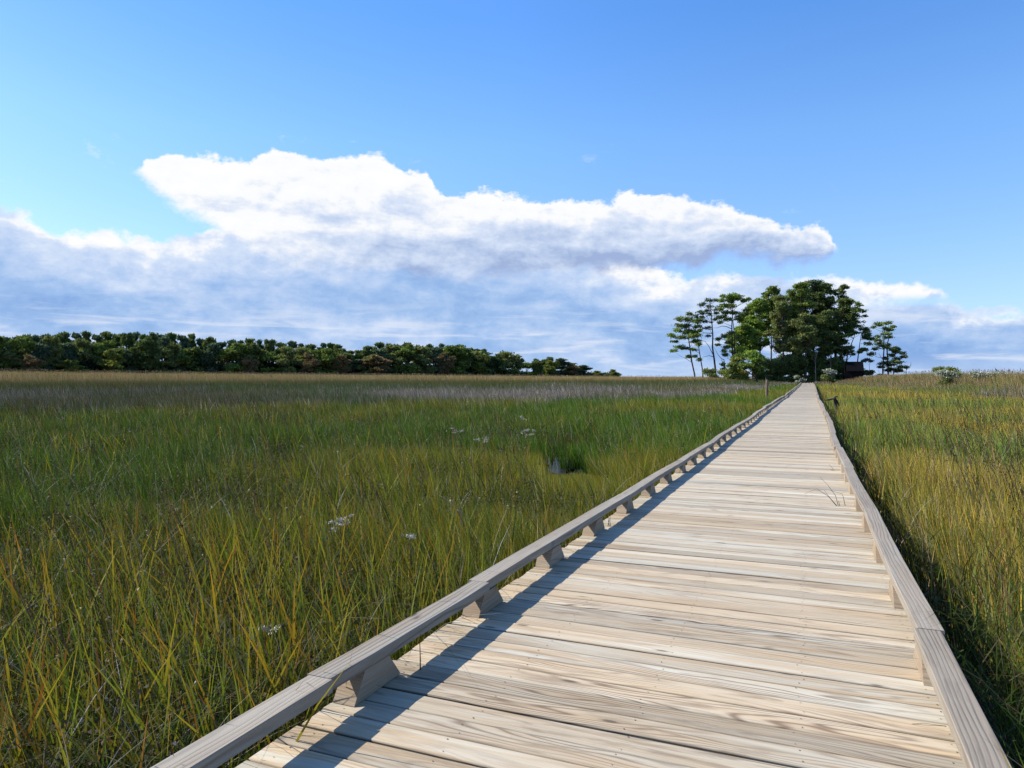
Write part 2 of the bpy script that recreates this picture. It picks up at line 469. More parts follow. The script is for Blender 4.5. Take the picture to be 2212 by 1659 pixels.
def meadow():
    S = Soup(); D = Soup()
    bands = [(.7, 4, 1700), (4, 8, 1500), (8, 15, 850), (15, 30, 330), (30, 60, 80), (60, 110, 30), (110, 190, 13), (190, 300, 3)]
    A0, A1 = math.radians(-72), math.radians(24)
    for r0, r1, dens in bands:
        area = .5*(A1-A0)*(r1*r1-r0*r0); n = int(area*dens)
        r = np.sqrt(rng.random(n)*(r1*r1-r0*r0)+r0*r0); a = A0+rng.random(n)*(A1-A0)
        X = r*np.sin(a); Y = r*np.cos(a)
        # tussocks: pull points toward clump centres
        cell = .28 if r1 <= 15 else .6
        cxn = np.floor(X/cell); cyn = np.floor(Y/cell)
        jx = vn(cxn*7.3, cyn*3.1, 31); jy = vn(cxn*5.7, cyn*9.2, 32)
        pull = .45*rng.random(n)
        X = X*(1-pull)+(cxn+.2+.6*jx)*cell*pull; Y = Y*(1-pull)+(cyn+.2+.6*jy)*cell*pull
        b, z, q, h, right, dd = zone(X, Y)
        keep = (dd > .05+.12*rng.random(n)) | (Y > S1+.5)
        keep &= ~((dd < .50+.12*np.sin(Y*1.3)) & (X > 0) & (rng.random(n) < .95) & (Y < S1))
        # thin patches
        thin = fbm(X*.55, Y*.55, 5)
        keep &= (rng.random(n) < np.interp(thin, [.28, .42], [.35, 1.]))
        # the mud hole with its pool
        lx = (X-POOL[0])*RT[0]+(Y-POOL[1])*RT[1]; lz = (X-POOL[0])*FW[0]+(Y-POOL[1])*FW[1]
        hn = fbm(X*2.2, Y*2.2, 61)
        hole = (np.abs(lx-.25*np.sin(lz*1.7)) < .10+.36*hn) & (lz > -1.7) & (lz < 1.6+.6*hn)
        hole |= (np.abs(lx+.35) < .5+.6*hn) & (lz > 1.3) & (lz < 2.3)
        keep &= ~(hole & (rng.random(n) < .90))
        X, Y, b, z, q, h, right, dd, lx, lz = [v[keep] for v in (X, Y, b, z, q, h, right, dd, lx, lz)]
        n = len(X)
        if not n: continue
        hm = .50+.82*fbm(X*.75, Y*.75, 8)+.12*(rng.random(n)-.5)
        hs = h*hm*np.where(rng.random(n) < .3, .7, 1.)
        hs = np.where(q > 1.0, h*(.86+.2*fbm(X*.25, Y*.25, 8)+.1*(rng.random(n)-.5)), hs)
        inway = (np.abs(lx) < .5) & (lz < 2.2) & (z > 8)
        hs = np.where(inway & (lz < -1.0), np.minimum(hs, np.maximum(2.12*(1-z/(16.1))*.97, .12)), hs)
        
        wm = np.interp((r0+r1)/2, [2, 6, 12, 25, 50, 90, 150, 250], [.009, .0100, .012, .018, .028, .045, .07, .12])
        w = wm*(.5+1.4*rng.random(n)**1.6)
        az = rng.random(n)*math.pi
        lean = rng.normal(0, .16, (n, 2))-RT[None]*(.17-.05*right[:, None])
        pt = fbm(X*.16, Y*.16, 12); p2 = fbm(X*.6, Y*.6, 15); p3 = fbm(X*.05, Y*.05, 18)
        # colours per zone
        green = pick(n, [(.028, .085, .012), (.045, .12, .014), (.075, .155, .018), (.12, .18, .026)], [3, 4, 4, 2])
        gold = pick(n, [(.15, .175, .026), (.22, .21, .032), (.32, .24, .035), (.12, .14, .03)], [4, 4, 1.2, 3])
        brown = pick(n, [(.075, .062, .025), (.11, .075, .035), (.06, .07, .022), (.15, .11, .06)], [3, 3, 3, 1])
        grey = pick(n, [(.20, .17, .155), (.34, .30, .30), (.13, .10, .08), (.60, .56, .57), (.15, .16, .07)], [4, 2.5, 4, 1.1, 1.6])
        pink = pick(n, [(.24, .16, .08), (.30, .20, .11), (.18, .17, .05), (.34, .26, .17)], [3, 3, 3, 1])
        bush = pick(n, [(.10, .145, .05), (.15, .19, .07), (.08, .11, .045)], [3, 3, 2])
        wg = np.clip((pt-.45)*5.5, .05, .85)*np.interp(b, [0, 900, 1500], [.62, .80, 1.])
        wg = np.where(right, np.clip(wg+.18, 0, 1), wg)
        c = np.where((rng.random(n) < wg)[:, None], gold*np.where(right[:, None], (1., .90, .80), (1, .92, .9)), green)
        # left far part of the meadow turns brown olive
        bw = np.interp(b, [0, 500, 900, 1200], [.60, .5, .25, .08])*np.interp(z, [6, 14, 24], [.15, .4, 1.])*np.clip((p2-.25)*3, .3, 1.)
        c = np.where((rng.random(n) < np.where(right, .10, bw))[:, None], brown, c)
        c = np.where((right & (rng.random(n) < .22))[:, None], pick(n, [(.30, .26, .14), (.24, .19, .08), (.05, .06, .02)], [2, 2, 2])*.62, c)
        c = np.where((~right & (rng.random(n) < .05))[:, None], np.array([.36, .33, .24])[None], c)
        bank = (np.abs(lx+.3) < 1.5) & (lz > .9) & (lz < 4.2)
        hs = np.where(bank, np.minimum(hs, .30+.12*np.clip(lz-1., 0, 3.)), hs)
        c = np.where((bank & (rng.random(n) < .6))[:, None], brown, c)
        gz = (~right) & (q > 1+.12*(p2-.5)*2) 
        gmix = np.interp(q, [1, 1.08, 1.5, 1.8, 2.1], [.55, .9, .85, .45, .05])*np.clip((fbm(X*.08, Y*.08, 22)-.25)*3.2, .35, 1)
        c = np.where((gz & (rng.random(n) < gmix))[:, None], grey*np.interp(b, [300, 900], [1., 1.55])[:, None], c)
        c = np.where((gz & (q > 1.55) & (q < 2.4) & (rng.random(n) < .6) & (p3 > .42))[:, None], bush, c)
        c = np.where((gz & (q > 2.05) & (rng.random(n) < np.interp(q, [2.05, 2.4, 2.7], [.2, .55, .85])))[:, None], pink*(1+1.1*np.clip((q-2.35)*2, 0, 1))[:, None], c)
        gr = right & (q > 1)
        c = np.where((gr & (rng.random(n) < .7))[:, None], np.where((fbm(X*.09, Y*.09, 25) > .5)[:, None], bush*1.1, np.where((p2 > .5)[:, None], pink, grey*.85)), c)
        c = np.where((gr & (q > 1.25) & (rng.random(n) < .6))[:, None], pink, c)
        far = q > 1
        w = np.where(far, w*.9, w)
        far = q > 1
        c = np.where((right & ~far)[:, None], c*np.array([1.06, .95, 1.15]), c)
        c = c*np.where(far, np.where(right, 1.5, 1.0), np.where(right, 2.7, np.interp(b, [0, 500, 1100, 1700], [1.12, 1.22, 1.5, 1.75])))[:, None]*np.where(right & ~far, .4+1.2*rng.random(n), np.where(z > 7, .78+.44*rng.random(n), .6+.8*rng.random(n)))[:, None]  # near grass: sunlit right and backlit left are put into the blade colour
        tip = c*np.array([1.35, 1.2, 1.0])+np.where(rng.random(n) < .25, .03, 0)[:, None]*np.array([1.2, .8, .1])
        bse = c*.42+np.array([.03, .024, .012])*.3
        P = np.stack([X, Y, np.full(n, GZ-.03)], 1)
        ns = 4 if r1 <= 8 else (3 if r1 <= 30 else 2)
        isfar = far
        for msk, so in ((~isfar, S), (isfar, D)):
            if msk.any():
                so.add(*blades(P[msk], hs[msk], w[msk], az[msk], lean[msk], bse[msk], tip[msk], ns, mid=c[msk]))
    return S, D
S_, D_ = meadow()
tag(S_.build('marsh_grass', M_GRASS), 'green and gold cordgrass filling the marsh on both sides of the boardwalk', 'marsh grass', kind='stuff')
tag(D_.build('dry_marsh_stalks', M_DRY), 'grey brown dry stalks and tall reeds in bands across the far marsh', 'dry stalks', kind='stuff')

def near_points(n, r0, r1, a0=-72, a1=24, seed=0, power=1.):
    A0, A1 = math.radians(a0), math.radians(a1)
    r = r0*(r1/r0)**(rng.random(n)**power); a = A0+rng.random(n)*(A1-A0)
    X = r*np.sin(a); Y = r*np.cos(a)
    b, z, q, h, right, dd = zone(X, Y)
    lx = (X-POOL[0])*RT[0]+(Y-POOL[1])*RT[1]; lz = (X-POOL[0])*FW[0]+(Y-POOL[1])*FW[1]
    k = (dd > .12) & (q < 1.05) & ~((np.abs(lx) < .8) & (lz > -8) & (lz < 2))
    return X[k], Y[k], r[k], b[k], right[k], dd[k]

def accents():
    # broad cattail-like leaves, green turning gold, orange and rust at the tip
    S = Soup()
    X, Y, r, b, right, dd = near_points(16000, 1.2, 32)
    k = fbm(X*.45, Y*.45, 41) > np.where(right, .62, .53)
    X, Y, r, right = X[k], Y[k], r[k], right[k]; n = len(X)
    h = .80+.38*rng.random(n); w = (.011+.011*rng.random(n))*np.interp(r, [3, 30], [1, 1.7])
    tips = pick(n, [(.50, .38, .04), (.55, .28, .035), (.42, .14, .035), (.30, .34, .04)], [3, 1.3, .7, 4])
    mids = pick(n, [(.17, .20, .025), (.30, .27, .03), (.09, .13, .02)], [3, 2.2, 3])
    P = np.stack([X, Y, np.full(n, GZ)], 1)
    S.add(*blades(P, h, w, rng.random(n)*math.pi, rng.normal(0, .2, (n, 2))-RT*.12, mids*.5, tips, 5, mid=mids, wpow=.45))
    n = 2000; A = np.radians(-70+72*rng.random(n)); r = 1.7+5.5*rng.random(n)**1.2; X = r*np.sin(A); Y = r*np.cos(A)
    dd = EL+dx(Y)-X; k = (dd > .25) & (fbm(X*.8, Y*.8, 43) > .50); X, Y = X[k], Y[k]; n = len(X)
    tips = pick(n, [(.55, .36, .04), (.55, .22, .04), (.40, .10, .03), (.34, .32, .05)], [3, 2, 1.2, 2]); mids = pick(n, [(.15, .22, .03), (.34, .30, .035), (.07, .13, .02)], [3, 2, 2.2])
    S.add(*blades(np.stack([X, Y, np.full(n, GZ)], 1), .70+.42*rng.random(n), .014+.013*rng.random(n), rng.random(n)*math.pi, rng.normal(0, .20, (n, 2))-RT*.14, mids*.5, tips, 6, mid=mids, wpow=.4))
    tag(S.build('cattail_leaves', M_GRASS), 'broad green reed leaves with gold and orange tips scattered through the near marsh', 'reed leaves', kind='stuff')
    # bleached straw, leaning and broken
    S = Soup()
    X, Y, r, b, right, dd = near_points(6500, 1.2, 36)
    k = ~right | (r > 7); X, Y, r = X[k], Y[k], r[k]; n = len(X)
    h = .45+.5*rng.random(n); w = .0032*np.interp(r, [2, 12, 36], [1, 1.7, 4])
    c = pick(n, [(.55, .50, .40), (.42, .36, .24), (.66, .62, .54)], [2, 3, 1])
    ln = rng.normal(0, .55, (n, 2))
    P = np.stack([X, Y, GZ+.55*rng.random(n)], 1)
    S.add(*blades(P, h*.75, w, rng.random(n)*math.pi, ln, c*.8, c, 4, droop=.3, wpow=.3))
    tag(S.build('bleached_straw', M_DRY), 'pale bleached straw stems leaning among the green marsh grass', 'straw', kind='stuff')
    S = Soup()
    X, Y, r, b, right, dd = near_points(60000, 1.2, 34); n = len(X)
    h = .16+.30*rng.random(n); w = .0055*np.interp(r, [2, 12, 36], [1, 1.8, 4.5])
    c = pick(n, [(.07, .12, .02), (.12, .14, .03), (.13, .10, .05), (.20, .16, .09), (.05, .09, .015)], [3, 3, 2, 1.2, 3])
    P = np.stack([X, Y, GZ+.18+.52*rng.random(n)], 1)
    S.add(*blades(P, h, w, rng.random(n)*math.pi, rng.normal(0, 1.0, (n, 2)), c*.8, c*1.15, 3, droop=.28, wpow=.4))
    tag(S.build('grass_thatch', M_GRASS), 'short matted blades and thatch tangled low among the marsh grass', 'thatch', kind='stuff')
    # brown branching herbs with small dry leaves and seed tufts, on the left
    S = Soup()
    X, Y, r, b, right, dd = near_points(8500, 1.3, 32, -72, 10)
    k = (fbm(X*.45, Y*.45, 51) > .42) & (~right)
    X, Y, r = X[k], Y[k], r[k]; n = len(X)
    h = .55+.4*rng.random(n)
    P = np.stack([X, Y, np.full(n, GZ)], 1)
    c = pick(n, [(.10, .06, .035), (.15, .095, .055)], [1, 1])
    lean = rng.normal(0, .12, (n, 2))
    S.add(*blades(P, h, np.full(n, .005)*np.interp(r, [2, 30], [1, 3]), rng.random(n)*math.pi, lean, c, c, 3, wpow=.3))
    m = 16
    t = rng.random((n, m))**.6
    base = np.stack([X, Y, np.full(n, GZ)], 1)[:, None]+np.stack([lean[:, 0:1]*(h[:, None]*t**1.8), lean[:, 1:2]*(h[:, None]*t**1.8), h[:, None]*t], 2)
    base = base+rng.normal(0, .035, base.shape)
    base = base.reshape(-1, 3); k = len(base)
    cc = pick(k, [(.10, .06, .035), (.17, .11, .07), (.07, .075, .025), (.50, .44, .38)], [4, 3, 4, .5])
    sz = .012*np.interp(np.repeat(r, m), [2, 30], [1, 2.6])
    S.add(*tris(base, sz, cc))
    tag(S.build('brown_herbs', M_DRY), 'brown dry leafy herbs growing between the green blades', 'dry herbs', kind='stuff')
    # tall dark seed stalks on the right and a few on the left
    S = Soup()
    X, Y, r, b, right, dd = near_points(5200, 2.5, 45)
    k = (right & (dd > 1.1)) | ((rng.random(len(X)) < .25) & (~right) & (dd > .6))
    X, Y, r = X[k], Y[k], r[k]; n = len(X)
    h = 1.15+.42*rng.random(n)
    P = np.stack([X, Y, np.full(n, GZ)], 1)
    c = pick(n, [(.10, .075, .03), (.17, .12, .05), (.09, .10, .03)], [2, 2, 2]); ct = pick(n, [(.20, .13, .07), (.30, .24, .15), (.12, .07, .04)], [2, 1, 2])
    lean = rng.normal(0, .07, (n, 2))-RT*.30
    S.add(*blades(P, h, .006*np.interp(r, [3, 45], [1, 4]), rng.random(n)*math.pi, lean, c, ct, 4, wpow=.25))
    # seed spikes: short chunky slivers along the top fifth
    m = 12; t = .74+.26*rng.random((n, m))
    L2 = (lean**2).sum(1)[:, None]
    bs = np.stack([X[:, None]+lean[:, 0:1]*(h[:, None]*t**1.8), Y[:, None]+lean[:, 1:2]*(h[:, None]*t**1.8), GZ+h[:, None]*(t-.25*L2*t*t)], 2).reshape(-1, 3)
    S.add(*tris(bs+rng.normal(0, .004, bs.shape), .010*np.interp(np.repeat(r, m), [3, 45], [1, 2.6]), np.repeat(ct, m, 0)*(.7+.6*rng.random((n*m, 1)))))
    tag(S.build('seed_stalks', M_DRY), 'tall dark seed stalks leaning left above the grass', 'seed stalks', kind='stuff')
    # cut thick stems standing beside the walkway at lower right
    S = Soup()
    n = 6500; Y = 1.5+14*rng.random(n)**1.4; X = ER+.50+2.8*rng.random(n)**1.4
    h = .40+.50*rng.random(n); P = np.stack([X, Y, np.full(n, GZ)], 1)
    c = 1.5*pick(n, [(.13, .17, .035), (.20, .22, .05), (.30, .27, .10), (.08, .12, .03), (.16, .10, .04)], [3, 3, 1.6, 3, .8])
    S.add(*blades(P, h, .012+.009*rng.random(n), rng.random(n)*math.pi, rng.normal(0, .09, (n, 2)), c*.5, c*1.2, 3, wpow=.05, mid=c))
    tag(S.build('cut_stems', M_GRASS), 'thick yellow green cut stems beside the right edge of the boardwalk', 'stems', kind='stuff')
    # plumes on the reeds along the far edge
    S = Soup()
    A = np.radians(-62+82*rng.random(9000)); r = 60+110*rng.random(9000); X = r*np.sin(A); Y = r*np.cos(A)
    b, z, q, h, right, dd = zone(X, Y)
    k = ((right & (q > 1.45)) | (~right & (q > 2.6))) & (dd > 6) & (z < 170)
    X, Y, h, right = X[k], Y[k], h[k], right[k]; n = len(X)
    hh = np.where(right, .30, .22)*(.3+rng.random(n)**2)
    P = np.stack([X, Y, GZ+h*.97], 1)
    c = 1.7*pick(n, [(.20, .13, .10), (.27, .19, .14), (.16, .12, .08)], [3, 2, 2])
    S.add(*blades(P, hh, .05+.05*rng.random(n), rng.random(n)*math.pi, rng.normal(0, .25, (n, 2)), c*.8, c*1.2, 2, wpow=.2))
    tag(S.build('reed_plumes', M_DRY), 'pinkish brown plumes topping the tall reeds along the far edge of the marsh', 'reed plumes', kind='stuff')

def tris(P, sz, col, flat=0.):
    """random small triangles, one per point"""
    n = len(P); sz = np.broadcast_to(sz, (n,))
    a = rng.normal(0, 1, (n, 3)); b = rng.normal(0, 1, (n, 3))
    if flat: a[:, 2] *= flat; b[:, 2] *= flat
    a /= np.linalg.norm(a, axis=1)[:, None]; b /= np.linalg.norm(b, axis=1)[:, None]
    V = np.stack([P+a*sz[:, None], P-a*sz[:, None]*.7+b*sz[:, None]*.5, P-b*sz[:, None]], 1).reshape(-1, 3)
    T = np.arange(n*3).reshape(-1, 3)
    return V, T, np.repeat(col, 3, 0)
accents()

# ---------------------------------------------------------------- trees
def tube(S, path, rad, col, n=6):
    path = np.array(path, float); m = len(path)
    V = []; T = []
    for i in range(m):
        d = path[min(i+1, m-1)]-path[max(i-1, 0)]; d = d/max(np.linalg.norm(d), 1e-6)
        up = np.array([0, 0, 1.]) if abs(d[2]) < .9 else np.array([0, 1., 0])
        u = np.cross(d, up); u /= np.linalg.norm(u); v = np.cross(d, u)
        for t in range(n):
            a = t*2*math.pi/n; V.append(path[i]+rad[i]*(u*math.cos(a)+v*math.sin(a)))
    for i in range(m-1):
        for t in range(n):
            a = i*n+t; b = i*n+(t+1) % n
            T += [(a, b, b+n), (a, b+n, a+n)]
    S.add(np.array(V), np.array(T), np.tile(col, (len(V), 1)))

def bent(a, b, k=4, amp=.12):
    a = np.array(a, float); b = np.array(b, float); L = np.linalg.norm(b-a)
    pts = [a+(b-a)*t+rng.normal(0, amp*L*.25, 3)*(0 < t < 1) for t in np.linspace(0, 1, k)]
    return pts

PG = [(.09, .13, .030), (.14, .19, .040), (.20, .26, .050), (.25, .30, .06)]
TONES = {'mid': (PG, [2, 3, 3, 1]), 'bright': ([(.15, .24, .04), (.22, .32, .05), (.28, .36, .06), (.10, .16, .03)], [3, 3, 2, 2]),
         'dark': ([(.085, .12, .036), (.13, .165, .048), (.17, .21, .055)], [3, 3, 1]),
         'brown': ([(.17, .19, .06), (.20, .21, .07), (.14, .17, .055), (.19, .25, .06)], [2, 2, 2, 1]),
         'blue': ([(.09, .135, .07), (.125, .175, .09), (.065, .10, .055)], [2, 2, 2]),
         'yellow': ([(.18, .21, .04), (.24, .25, .05), (.12, .15, .035)], [3, 2, 2]),
         'rust': ([(.22, .15, .07), (.26, .17, .08), (.16, .15, .06)], [3, 2, 2]),
         'white': ([(.50, .50, .42), (.36, .38, .28), (.12, .15, .06)], [3, 3, 2])}

def pad(S, c, rx, rz, tone, dens=1., ry=None, el=.30):
    """one flattened spray of needle tufts"""
    ry = ry or rx*.9
    pal, wt = TONES[tone]
    ns = max(4, int(13*dens*max(.45, rx*rz)))
    u = rng.normal(0, 1, (ns, 3)); u /= np.linalg.norm(u, axis=1)[:, None]; u *= (rng.random((ns, 1))**.45)
    sub = np.array(c)+u*np.array([rx, ry, rz])*.85
    k = 40
    P = (sub[:, None]+rng.normal(0, 1, (ns, k, 3))*np.array([.42, .42, .20])*min(1., .5+rx*.3)).reshape(-1, 3)
    base = pick(ns, pal, wt); col = np.repeat(base, k, 0)*(.75+.5*rng.random((ns*k, 1)))
    S.add(*tris(P, el*(.6+.7*rng.random(len(P))), col))

def px_tree(name, label, cat, Z, conv, trunks, pads, limbs=(), tone='mid', r0=.28, dens=1.2, bark=None, group=None, auto=True, gbase=True, el=.22):
    """tree whose trunk line, limbs and sprays are sighted at distance Z"""
    c2 = lambda p, dep=0.: W(*conv(p[0], p[1]), Z)+np.array([*(FW*dep), 0])
    k = Z/F*conv.s
    base = c2(trunks[0][0]); base[2] = GZ
    root = empty(name, base); tag(root, label, cat, group)
    T = Soup(); C = Soup()
    spines = []
    for ti, tr in enumerate(trunks):
        pts = [c2(p) for p in tr]
        if gbase: pts = [np.array([pts[0][0], pts[0][1], GZ-.2])]+pts if pts[0][2] > GZ else pts
        m = len(pts); rr = [r0*(1-.75*i/(m-1)) for i in range(m)]
        tube(T, pts, rr, (1, 1, 1), 7); spines.append(pts)
    allp = np.array([p for s in spines for p in s[1:]])
    for lm in limbs:
        pts = [c2(p) for p in lm]; m = len(pts)
        d = rng.normal(0, .5)
        pts = [p+np.array([*(FW*d*i/m), 0]) for i, p in enumerate(pts)]
        tube(T, pts, [r0*.34*(1-.7*i/(m-1)) for i in range(m)], (1, 1, 1), 5)
    for q in pads:
        x, y, rx, ry = q[:4]; tn = q[4] if len(q) > 4 else tone; dn = q[5] if len(q) > 5 else dens
        dep = rng.uniform(-1, 1)*max(1.0, rx*k*1.2)
        c = c2((x, y), dep)
        pad(C, c, rx*k, ry*k, tn, dn, ry=max(rx*k, 1.)*.9, el=el)
        if auto and len(allp):
            lower = allp[allp[:, 2] < c[2]+.3]
            src = lower if len(lower) else allp
            j = np.argmin(np.linalg.norm(src-c, axis=1)+.6*np.abs(src[:, 2]-c[2]+1.))
            tube(T, bent(src[j], c, 4), [r0*.22, r0*.18, r0*.12, r0*.05], (1, 1, 1), 4)
    T.build('trunk', bark or M_BARK, root, base)
    if pads: C.build('crown', M_LEAF, root, base)
    return root

class Conv:
    def __init__(s, x0, y0, k): s.x0, s.y0, s.s = x0, y0, k
    def __call__(s, x, y): return s.x0+s.s*x, s.y0+s.s*y
cA = Conv(1382.4, 576, .2864); cB = Conv(1440, 633.6, .1302); cC = Conv(1584, 599, .1823); cD = Conv(1756.8, 668.2, .09635)

px_tree('pine_tree', 'leftmost pine of the island, leaning left with layered green sprays', 'pine tree', 186, cB,
 [[(465, 1350), (420, 1150), (385, 900), (362, 750), (370, 550), (385, 380)]],
 [(385, 345, 60, 30), (240, 425, 75, 40), (370, 430, 100, 40), (470, 470, 90, 45), (210, 530, 80, 28), (330, 535, 110, 40), (190, 605, 90, 28, 'bright'), (430, 620, 120, 45), (300, 640, 90, 30),
  (85, 690, 80, 38, 'bright'), (230, 735, 100, 35), (400, 710, 120, 45), (130, 800, 50, 22), (460, 790, 60, 25), (230, 885, 90, 30, 'bright'), (110, 955, 60, 28, 'bright'), (320, 915, 60, 30), (365, 1045, 30, 28), (500, 560, 70, 40)],
 limbs=[[(385, 930), (280, 900), (120, 950)], [(365, 760), (250, 740), (100, 700)]], r0=.24)
px_tree('pine_tree', 'small slender pine just right of the leftmost island pine', 'pine tree', 188, cB,
 [[(600, 1300), (570, 1130), (540, 950), (515, 800), (500, 640)]],
 [(550, 845, 62, 42, 'bright'), (475, 790, 75, 30), (430, 930, 60, 22), (450, 1045, 50, 16), (530, 700, 70, 40), (530, 1105, 26, 30), (480, 640, 60, 36), (560, 610, 50, 30)],
 limbs=[[(545, 1000), (470, 950), (380, 960)], [(560, 1090), (500, 1060), (440, 1045)]], r0=.20)
px_tree('pine_tree', 'thin crowned tall pine with bare lower trunk and sparse grey green sprays', 'pine tree', 185, cB,
 [[(810, 1280), (790, 1100), (760, 900), (765, 700), (750, 500), (735, 300), (715, 180)]],
 [(x, y, a, b, 'blue', .42) for x, y, a, b in [(700, 115, 55, 35), (620, 165, 50, 35), (560, 210, 40, 35), (770, 125, 60, 40), (835, 120, 50, 36), (700, 215, 110, 36), (540, 290, 48, 36), (640, 290, 60, 36),
  (790, 265, 70, 40), (515, 370, 48, 36), (600, 400, 60, 34), (690, 350, 55, 34), (690, 570, 75, 28), (825, 430, 60, 36), (705, 705, 32, 24), (640, 470, 60, 22), (820, 340, 50, 40), (590, 330, 60, 30), (560, 450, 50, 24)]],
 limbs=[[(750, 500), (690, 460), (590, 480)], [(748, 600), (620, 590), (520, 605)], [(750, 665), (600, 655), (560, 675)], [(765, 1010), (700, 880), (640, 800), (540, 768)], [(770, 1050), (700, 1035), (590, 1062)]], r0=.29)
px_tree('pine_tree', 'twin stemmed dark pine standing clear between the thin pine and the dense grove', 'pine tree', 184, cB,
 [[(1100, 1330), (1095, 1060), (1085, 800), (1080, 550), (1090, 300), (1095, 80)], [(1115, 1330), (1125, 1000), (1128, 850), (1118, 650), (1098, 450)]],
 [(1100, 25, 90, 28, 'bright'), (1010, 70, 100, 40, 'bright'), (1150, 90, 105, 50), (925, 55, 55, 30), (905, 130, 65, 40), (1255, 130, 60, 24), (935, 215, 90, 40, 'bright'), (1080, 200, 100, 45), (880, 270, 55, 36), (1020, 310, 110, 34), (1165, 320, 70, 40, 'dark'),
  (900, 390, 100, 38), (1010, 430, 90, 30), (1175, 410, 55, 50), (1345, 98, 50, 24), (905, 480, 60, 24), (1060, 130, 80, 50), (1000, 700, 85, 40, 'brown'), (860, 755, 55, 32), (835, 855, 36, 18), (1030, 820, 50, 24),
  (985, 900, 60, 36), (1010, 1015, 60, 24), (935, 960, 28, 30), (1180, 750, 60, 30, 'brown'), (1250, 440, 50, 22), (1090, 650, 80, 26, 'dark')],
 limbs=[[(1075, 590), (990, 550), (920, 542), (850, 572), (780, 572)], [(1095, 250), (1180, 210), (1270, 160), (1345, 110)]], r0=.30)
px_tree('dead_tree', 'small broken dark snag with one long limb rising to the left', 'dead tree', 183, cB,
 [[(960, 1300), (958, 1180), (950, 1090)]], [(925, 1180, 40, 24, 'dark', .6), (960, 1250, 40, 30, 'brown', .6)],
 limbs=[[(945, 1105), (900, 1070), (850, 1010), (820, 940), (790, 890)], [(955, 1150), (915, 1120), (905, 1080)]], r0=.26)

def grove_pine(label, bx, tx, ty, hw, by, tone, Z, n=26, r0=.3, dens=1.0, bark=None, w=None):
    pads = []
    for i in range(n):
        t = (i+.5)/n; y = ty+14+(by-ty)*t
        prof = (math.sin(min(1, t*1.5+.22)*math.pi/2))*(1-.35*max(0, t-.55)/.45)
        x = tx+(bx-tx)*t*.6+random.uniform(-1, 1)*hw*prof*.8
        rx = hw*random.uniform(.26, .44)*(.65+.35*prof); rz = rx*random.uniform(.52, .76)
        pads.append((x, y, rx, rz))
    pads.append((tx, ty+9, hw*.25, 9)); pads.append((tx-hw*.2, ty+20, hw*.3, 11)); pads.append((tx+hw*.22, ty+22, hw*.3, 11))
    return px_tree('pine_tree', label, 'pine tree', Z, cA, [[(bx, 822), (bx, 640), (bx+(tx-bx)*.4, 430), (tx, ty+14)]], pads, tone=tone, r0=r0, dens=dens*1.0, bark=bark, el=.25)
grove_pine('flat topped green pine forming the upper left shoulder of the dense grove', 990, 990, 150, 110, 480, 'mid', 196, 30)
grove_pine('dark ragged pine on the left flank of the grove, beside the twin stemmed pine', 850, 830, 290, 85, 470, 'dark', 198, 16)
grove_pine('bright green bushy pine on the left side of the grove', 905, 905, 238, 105, 600, 'bright', 190, 34)
grove_pine('low spreading bright green pine at the left foot of the grove', 780, 785, 440, 140, 650, 'bright', 188, 32, r0=.2)
grove_pine('brownish green pine with a pale bare lower trunk, left of the deck end', 1080, 1070, 215, 110, 620, 'brown', 186, 34, bark=M_PALEBARK)
grove_pine('tall round crowned pine with a reddish trunk straight above the deck end', 1215, 1200, 124, 125, 600, 'mid', 188, 40, r0=.36, bark=M_POST)
grove_pine('tallest pine of the grove, blue green at its crest', 1310, 1295, 106, 125, 560, 'blue', 194, 40, r0=.36)
grove_pine('tall dark pine just right of the tallest crest', 1375, 1395, 126, 120, 590, 'dark', 192, 36, r0=.34)
grove_pine('dark pine with a knobbly crown at the upper right of the grove', 1470, 1535, 136, 72, 520, 'dark', 190, 30)
grove_pine('broad dark pine filling the right side of the grove', 1480, 1530, 240, 110, 640, 'dark', 188, 36)
grove_pine('olive green pine low in the middle of the grove', 1250, 1260, 350, 130, 640, 'brown', 182, 28)
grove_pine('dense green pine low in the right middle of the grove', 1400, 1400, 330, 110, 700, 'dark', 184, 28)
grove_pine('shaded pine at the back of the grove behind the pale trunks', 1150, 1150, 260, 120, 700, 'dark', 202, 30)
px_tree('pine_tree', 'feathery pine with open sprays on the outer right edge of the grove', 'pine tree', 187, cA,
 [[(1500, 820), (1520, 620), (1560, 450), (1600, 300)]],
 [(1580, 265, 30, 14), (1620, 290, 36, 14), (1650, 315, 34, 12), (1690, 330, 32, 12), (1610, 335, 40, 16), (1700, 372, 18, 9, 'dark', .5), (1640, 370, 40, 14, 'dark'), (1600, 400, 44, 16, 'dark'), (1660, 415, 34, 12, 'blue', .6),
  (1620, 450, 50, 16, 'dark'), (1570, 470, 44, 16, 'dark'), (1670, 470, 36, 12, 'dark')], r0=.24)
px_tree('pine_tree', 'leaning pine on the right edge of the grove, trunk kinked to the right', 'pine tree', 184, cD,
 [[(745, 1330), (750, 1150), (772, 930), (830, 830), (900, 650), (930, 560)]],
 [(850, 560, 110, 40), (740, 590, 90, 28), (960, 520, 100, 40, 'dark'), (690, 860, 110, 36, 'dark'), (800, 890, 60, 28, 'dark'), (850, 950, 45, 30, 'dark'), (890, 1015, 26, 26, 'dark'), (660, 750, 70, 24, 'dark', .6), (640, 1080, 50, 36, 'dark'), (620, 980, 50, 30, 'dark')], r0=.24, tone='mid')
